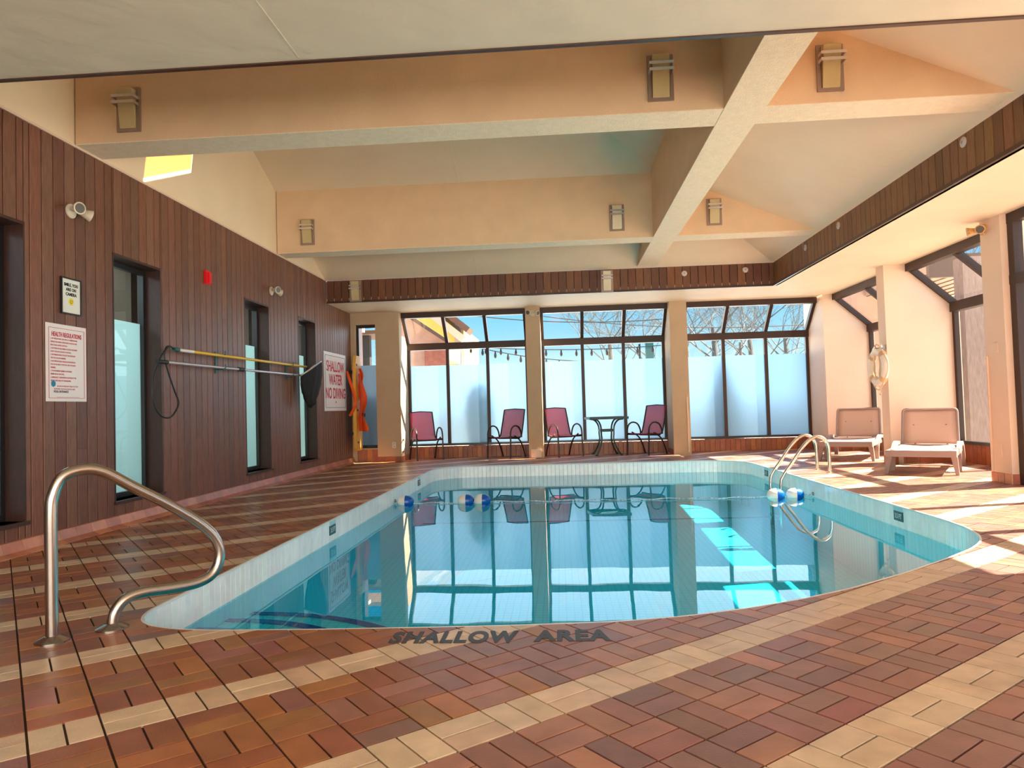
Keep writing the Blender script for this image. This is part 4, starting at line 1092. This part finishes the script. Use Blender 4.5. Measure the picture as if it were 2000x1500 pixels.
# ------------------------------------------------------------------ sun loungers
def make_lounger():
    t = thing('sun_lounger', '', 'sun lounger')
    # foot end at y=0 (towards -y), head towards +y; origin at the middle of the foot end
    hw = .36; zt = .30
    m = MB()
    for s_ in (-1, 1):
        m.box(s_*hw-.03 if s_ > 0 else -hw-.03, s_*hw+.03 if s_ > 0 else -hw+.03, 0.0, 1.62, zt-.07, zt)
    m.box(-hw-.03, hw+.03, -.03, .03, zt-.075, zt+.005); m.box(-hw+.03, hw-.03, 1.54, 1.62, zt-.06, zt-.005); m.box(-hw+.03, hw-.03, .98, 1.03, zt-.065, zt-.02)
    m.build('bed_frame', lounge_pl, t)
    for s_ in (-1, 1):
        m = MB(); x = s_*(hw+.0)
        m.prism([(x-.035, zt-.07), (x+.035, zt-.07), (x+.02+s_*.03, 0), (x-.02+s_*.03, 0)], (.02, .09), lambda a, b, c: (a, c+(.30-b)*-.0, b)); m.build('leg', lounge_pl, t)
        # arched rear leg
        m = MB(); arc = []
        n_ = 18
        for k in range(n_+1):
            a = PI*k/n_; yy = 1.02-.50*math.cos(a); zz = .37*math.sin(a)**.75
            arc.append((yy, zz))
        inner = [(1.02-(.50-.055)*math.cos(PI*k/n_), max(0, .37*math.sin(PI*k/n_)**.75-.05*(math.sin(PI*k/n_) > .02))) for k in range(n_+1)]
        V0, V1 = x-.03*1+s_*.02, x+.03+s_*.02
        for (a, b), (c, d) in zip(arc, inner):
            m.v += [(V0, a, b), (V1, a, b), (V1, c, d), (V0, c, d)]
        for k in range(n_):
            for q in range(4): m.f.append((k*4+q, k*4+(q+1) % 4, (k+1)*4+(q+1) % 4, (k+1)*4+q))
        m.f.append((0, 3, 2, 1)); m.f.append((n_*4, n_*4+1, n_*4+2, n_*4+3))
        m.build('arched_leg', lounge_pl, t, smooth=True)
    # sling seat
    m = MB()
    for j in range(13):
        yy = .0+j*1.35/12
        for i in range(7):
            u = -1+2*i/6; m.v.append((u*(hw-.025), yy, zt+.012-.022*(1-u*u)))
    for j in range(12):
        for i in range(6): m.f.append((j*7+i, j*7+i+1, (j+1)*7+i+1, (j+1)*7+i))
    o = m.build('seat_sling', lounge_sl, t, smooth=True); s = o.modifiers.new('s', 'SOLIDIFY'); s.thickness = .006
    # backrest, raised
    hb = Vector((0, 1.36, zt+.02)); d = Vector((0, .28, .96)).normalized(); Lb = .50; w_ = .325
    m = MB(); m.tube(fillet([(-w_-.02, hb.y, hb.z-.02), tuple(Vector((-w_-.01, 0, 0))+hb+d*Lb), tuple(Vector((w_+.01, 0, 0))+hb+d*Lb), (w_+.02, hb.y, hb.z-.02)], .05), .018, 8)
    bf = m.build('backrest_frame', lounge_pl, t, smooth=True)
    m = MB()
    for j in range(9):
        p = hb+d*(Lb*j/8)
        for i in range(7):
            u = -1+2*i/6; m.v.append((u*w_, p.y+.02*(1-u*u), p.z))
    for j in range(8):
        for i in range(6): m.f.append((j*7+i, j*7+i+1, (j+1)*7+i+1, (j+1)*7+i))
    o = m.build('backrest_sling', lounge_sl, t, smooth=True); s = o.modifiers.new('s', 'SOLIDIFY'); s.thickness = .006
    m = MB(); q = hb+d*(Lb*.55)
    m.tube([(-.2, q.y+.01, q.z), (-.2, 1.58, zt-.03)], .012, 6); m.tube([(.2, q.y+.01, q.z), (.2, 1.58, zt-.03)], .012, 6); m.build('back_prop', lounge_pl, t)
    return t
lg = make_lounger()
for i, (p, rz, lab) in enumerate([((4.49, 9.34), -math.radians(31), 'taupe plastic sun lounger nearer the camera, against the right wall between two piers'),
                                  ((4.45, 11.62), -math.radians(30), 'taupe plastic sun lounger further away, in the far right corner behind the life ring')]):
    o = lg if i == 0 else copy_tree(lg)
    o.location = (p[0], p[1], 0); o.rotation_euler = (0, 0, rz); o['label'] = lab; o['group'] = 'taupe sun loungers by the right windows'

# ------------------------------------------------------------------ outside
ground = MB(); ground.box(-40, -4.4, 15.0, 90, -.3, -.12); ground.box(-4.4, 60, 15.0, 90, -.3, -.12); ground.box(6.1, 60, -20, 15.0, -.3, -.12)
ground.build('ground', mat('pale_paving', (.46, .45, .42), .9, noise=.1, nscale=1), None, kind='structure')
def part(nm, mb, m_, parent, **k): return mb.build(nm, m_, parent, **k)
ylw = mat('yellow_render', (.85, .62, .16), .8); salm = mat('salmon_siding', (.62, .36, .27), .7, noise=.1, nscale=3); brick = mat('red_brick_wall', (.40, .13, .09), .8, noise=.2, nscale=8)
brn = mat('brown_fascia', (.13, .08, .06), .6); cream_t = mat('cream_fascia', (.75, .62, .5), .6)
bd = thing('yellow_building', 'yellow gabled building seen through the left window bay', 'building', (0, 26, 0))
def at(px, py, y):          # point of the world plane y=const seen at a pixel of the photograph
    d = f_+r_*((px-1000)/F)+u_*((750-py)/F); t = y/d.y; return Vector((0, 0, CH))+d*t
def poly_wall(pix, y, dep, nm, m_, parent):
    P = [at(px, py, y) for px, py in pix]; o = parent.location
    q = MB(); q.prism([(p.x-o.x, p.z-o.z) for p in P], (y-o.y, y-o.y+dep), TX); return q.build(nm, m_, parent)
poly_wall([(770, 800), (770, 600), (850, 598), (905, 640), (905, 800)], 26, 5, 'gable_wall', ylw, bd)
q = MB(); a, b = at(846, 592, 25.5), at(918, 648, 25.5); o_ = bd.location
q.beam((a.x-o_.x, -.5, a.z), (b.x-o_.x, -.5, b.z), 1.2, .22); q.build('roof_edge', brn, bd)
q = MB(); q.beam((a.x-o_.x-.2, -.45, a.z-.3), (b.x-o_.x-.2, -.45, b.z-.3), .8, .25); q.build('barge_board', cream_t, bd)
c = at(897, 700, 25.9); q = MB(); q.box(c.x-.12, c.x+.12, -.35, -.1, 0, at(897, 634, 25.9).z); q.build('downpipe', mat('grey_pipe', (.35, .33, .32), .5), bd)
b2_ = thing('salmon_annex', 'salmon sided annex with a sloping roof edge in front of the yellow building', 'building', (0, 21, 0))
poly_wall([(760, 800), (760, 605), (800, 620), (872, 668), (872, 700), (840, 700), (840, 800)], 21, 3, 'side_wall', salm, b2_)
q = MB(); a, b = at(790, 612, 20.8), at(876, 668, 20.8); q.beam((a.x, -.2, a.z), (b.x, -.2, b.z), .5, .10); q.build('roof_edge', brn, b2_)
q = MB(); a, b = at(830, 684, 20.8), at(875, 684, 20.8); q.box(a.x, b.x, -.3, -.05, 0, a.z); q.build('brick_bay', brick, b2_)
# structures seen through the slit window
pv = thing('dark_canopy_post', 'dark post under a canopy seen through the slit window', 'post', (0, 18, 0))
a, b = at(707, 700, 18), at(722, 700, 18); q = MB(); q.box(a.x, b.x, 0, .2, 0, at(715, 652, 18).z); q.build('post', mat('charcoal_post', (.03, .03, .035), .5), pv)
a, b = at(690, 640, 18), at(745, 640, 18); q = MB(); q.box(a.x-1, b.x+.2, -.3, 1.2, at(715, 655, 18).z, at(715, 648, 18).z); q.build('canopy_beam', brn, pv)
q = MB(); q.box(a.x-1, b.x+.2, -1.2, -.3, at(715, 648, 18).z+.05, at(715, 648, 18).z+.15); q.build('canopy_roof', salm, pv)
# building wing beyond the right windows
wg = thing('neighbouring_wing', 'brown sided wing with an overhanging roof beyond the right windows', 'building', (0, 0, 0))
q = MB(); q.box(7.0, 9.25, 17.5, 20, 0, 5.6); q.build('wing_wall', salm, wg)
q = MB(); q.box(7.3, 9.7, 14.6, 20, 3.4, 3.55); q.build('eaves_soffit', mat('salmon_soffit', (.50, .30, .22), .7, noise=.1, nscale=4, stretch=(.5, 8, 1)), wg)
q = MB(); q.box(7.3, 9.7, 14.5, 14.6, 3.3, 3.75); q.build('fascia', brn, wg)
for k in range(8):
    q = MB(); q.box(7.35+k*.3, 7.38+k*.3, 14.6, 20, 3.38, 3.4); q.build('soffit_batten', brn, wg)
pr_ = thing('rough_post', 'rough pinkish timber post standing outside the near right window', 'post', (7.28, 13.1, 0))
q = MB(); q.box(-.19, .19, -.15, .15, -.12, 3.4); q.build('shaft', mat('weathered_post', (.24, .17, .15), .9, noise=.2, nscale=9, stretch=(3, 3, .6), bump=.6, bscale=20), pr_)
# planting
def shrub(label, x, y, s, grn):
    t = thing('shrub', label, 'shrub', (x, y, -.12)); random.seed(int(x*100))
    q = MB()
    for k in range(420):
        a = random.uniform(0, 2*PI); h = random.uniform(.1, 1)**.8*s*1.5; r0 = random.uniform(0, 1)**.5*s*.45*math.sin(PI*min(.95, h/(s*1.6)+.1))
        c = Vector((r0*math.cos(a), r0*math.sin(a), h)); d = Vector((random.uniform(-1, 1), random.uniform(-1, 1), random.uniform(-.2, 1))).normalized()*.09; e = d.cross(Vector((random.random(), random.random(), random.random()))).normalized()*.03
        q.add([c-d, c+e, c+d, c-e], [(0, 1, 2, 3)])
    q.build('foliage', grn, t); q = MB(); q.tube([(0, 0, 0), (0, 0, s)], .02, 6); q.build('stem', brn, t)
grn = mat('dark_evergreen', (.03, .09, .04), .7); ygrn = mat('yellow_green_leaf', (.35, .32, .05), .7)
shrub('green shrub outside the near right window beside the rough post', 8.7, 14.5, 1.3, grn)
# bare trees
bark = mat('grey_bark', (.09, .10, .11), .8)
def tree(label, x, y, h, seed, grp='bare trees beyond the far windows'):
    t = thing('bare_tree', label, 'tree', (x, y, -.12), 0, grp); rnd = random.Random(seed)
    trunk = MB(); trunk.tube([(0, 0, 0), (.05*h*.1, 0, h*.3), (0, .02*h, h*.48)], [h*.018, h*.014, h*.010], 8); trunk.build('trunk', bark, t, smooth=True)
    br = MB()
    def grow(p, d, L_, r, dep):
        q = p+d*L_*.5+Vector((rnd.uniform(-1, 1), rnd.uniform(-1, 1), rnd.uniform(-.3, .6)))*L_*.07; e = q+(d+Vector((rnd.uniform(-1, 1), rnd.uniform(-1, 1), rnd.uniform(-.2, .6)))*.25).normalized()*L_*.5
        br.tube([p, q, e], [r, r*.8, r*.6], 4 if dep > 1 else 3, cap=False)
        if dep == 0: return
        for k in range(3 if dep > 3 else rnd.choice((2, 2, 3))):
            a = Vector((rnd.uniform(-1, 1), rnd.uniform(-1, 1), rnd.uniform(-.25, .7)))
            nd = (d*.75+a*.75).normalized(); s = e if k == 0 or rnd.random() < .5 else q
            grow(s, nd, L_*rnd.uniform(.62, .82), r*.6, dep-1)
    for k in range(6):
        a = 2*PI*k/6+rnd.random(); grow(Vector((0, 0, h*(.25+.04*k))), Vector((math.cos(a)*.8, math.sin(a)*.8, .75)).normalized(), h*.19, h*.0042, 6)
    br.build('branches', bark, t)
for k, (px, y, h, lab) in enumerate([(1195, 29, 8.0, 'bare tree behind the middle pane of the middle window bay'), (1268, 38, 9.6, 'bare tree behind the right pane of the middle window bay'), (1400, 24, 7.4, 'bare tree behind the left mullion of the right window bay'),
                                  (1470, 31, 8.6, 'bare tree behind the middle pane of the right window bay'), (1540, 39, 9.5, 'bare tree behind the right pane of the right window bay'), (1345, 47, 11.0, 'bare tree furthest back, behind the pier between middle and right bays'),
                                  (1905, 26, 8.5, 'bare tree beyond the near right window'), (815, 34, 6.0, 'bare tree low behind the salmon annex')]):
    p = at(px, 780, y); tree(lab, p.x, y, h, 11+k)
# festoon lights
blk = mat('black_cable', (.01, .01, .012), .5)
def festoon(label, p0, p1, sag, nb_):
    t = thing('string_lights', label, 'string lights', p0, 0, 'string lights outside the far windows'); p0, p1 = Vector(p0), Vector(p1); q = MB()
    fn = lambda u: (p1-p0)*u+Vector((0, 0, -4*sag*u*(1-u)))
    q.tube([fn(k/24) for k in range(25)], .012, 5); q.build('cable', blk, t)
    for k in range(nb_):
        p = fn((k+.5)/nb_); q = MB(); q.tube([p, p+Vector((0, 0, -.06)), p+Vector((0, 0, -.10)), p+Vector((0, 0, -.15)), p+Vector((0, 0, -.18))], [.012, .022, .035, .03, .008], 8); q.build('bulb', blk, t)
a = at(905, 676, 19); b = at(1320, 672, 19); festoon('upper string of dark bulbs hanging outside the far windows', a, b, .12, 14)
a = at(930, 678, 18); b = at(1180, 706, 18); festoon('lower string of dark bulbs hanging outside the far windows', a, b, .10, 10)
for k, (q0, q1, y_, lb_) in enumerate((((780, 594), (1310, 622), 22, 'thin wire high in the sky above the left and middle window bays'), ((1040, 615), (1620, 630), 25.5, 'thin wire crossing the top panes of the middle and right window bays'), ((1330, 700), (1620, 695), 22, 'low thin wire just above the frosted panes of the right bay'))):
    t = thing('overhead_wire', lb_, 'wire', (0, 0, 0), 0, 'overhead wires outside'); q = MB(); a, b = at(*q0, y_), at(*q1, y_)
    q.tube([a+(b-a)*(i/12)+Vector((0, 0, -.3*4*(i/12)*(1-i/12))) for i in range(13)], .015, 4); q.build('cable', blk, t)
sg = thing('roadside_sign', 'tall dark teal sign panel on posts outside the middle window bay', 'sign', (0, 24, 0))
a, b = at(1262, 700, 24), at(1276, 668, 24); q = MB(); q.box(a.x, b.x, 0, .2, a.z-.6, b.z); q.build('sign_panel', mat('teal_sign', (.01, .13, .15), .5), sg)
a = at(1250, 700, 24); q = MB(); q.box(a.x-.03, a.x+.03, 0, .06, -.12, at(1250, 672, 24).z); q.box(at(1269, 700, 24).x-.05, at(1269, 700, 24).x+.05, .02, .14, -.12, at(1262, 700, 24).z-.6); q.build('post', blk, sg)
pl = thing('utility_pole', 'thin pole standing behind the right window bay', 'pole', (at(1447, 700, 26).x, 26, -.12)); q = MB(); q.tube([(0, 0, 0), (0, 0, 3.2)], .05, 8); q.build('shaft', bark, pl)
# blurred dark things just outside the frosted glass; the last only imitates shade
bn = thing('covered_grill', 'dark covered grill outside the frosted pane of the left bay, seen as a blur', 'grill', (-1.72, 15.30, -.12))
q = MB(); q.lathe([(.24, 0), (.26, .5), (.30, 1.0), (.27, 1.35), (.16, 1.55), (.04, 1.62)], 16); q.build('cover', mat('dark_teal_metal', (.03, .08, .09), .6), bn)
bn = thing('dark_bin', 'dark bin outside the frosted slit window, seen as a blur', 'bin', (-3.86, 15.0, -.12))
q = MB(); q.box(-.22, .12, -.2, .3, 0, 1.35); q.build('body', mat('charcoal_plastic', (.02, .02, .025), .6), bn)
pn = thing('shade_cone', 'added dark cone standing in for the shade on the left frosted pane of the right bay', 'cover', (3.45, 15.5, -.12))  # made-up dark shape in place of building shade cast on the glass
q = MB(); q.lathe([(.40, 0), (.42, .5), (.30, 1.2), (.12, 1.75), (.03, 1.9)], 14); q.build('cover', mat('shade_slate', (.05, .10, .13), .8), pn, smooth=True)
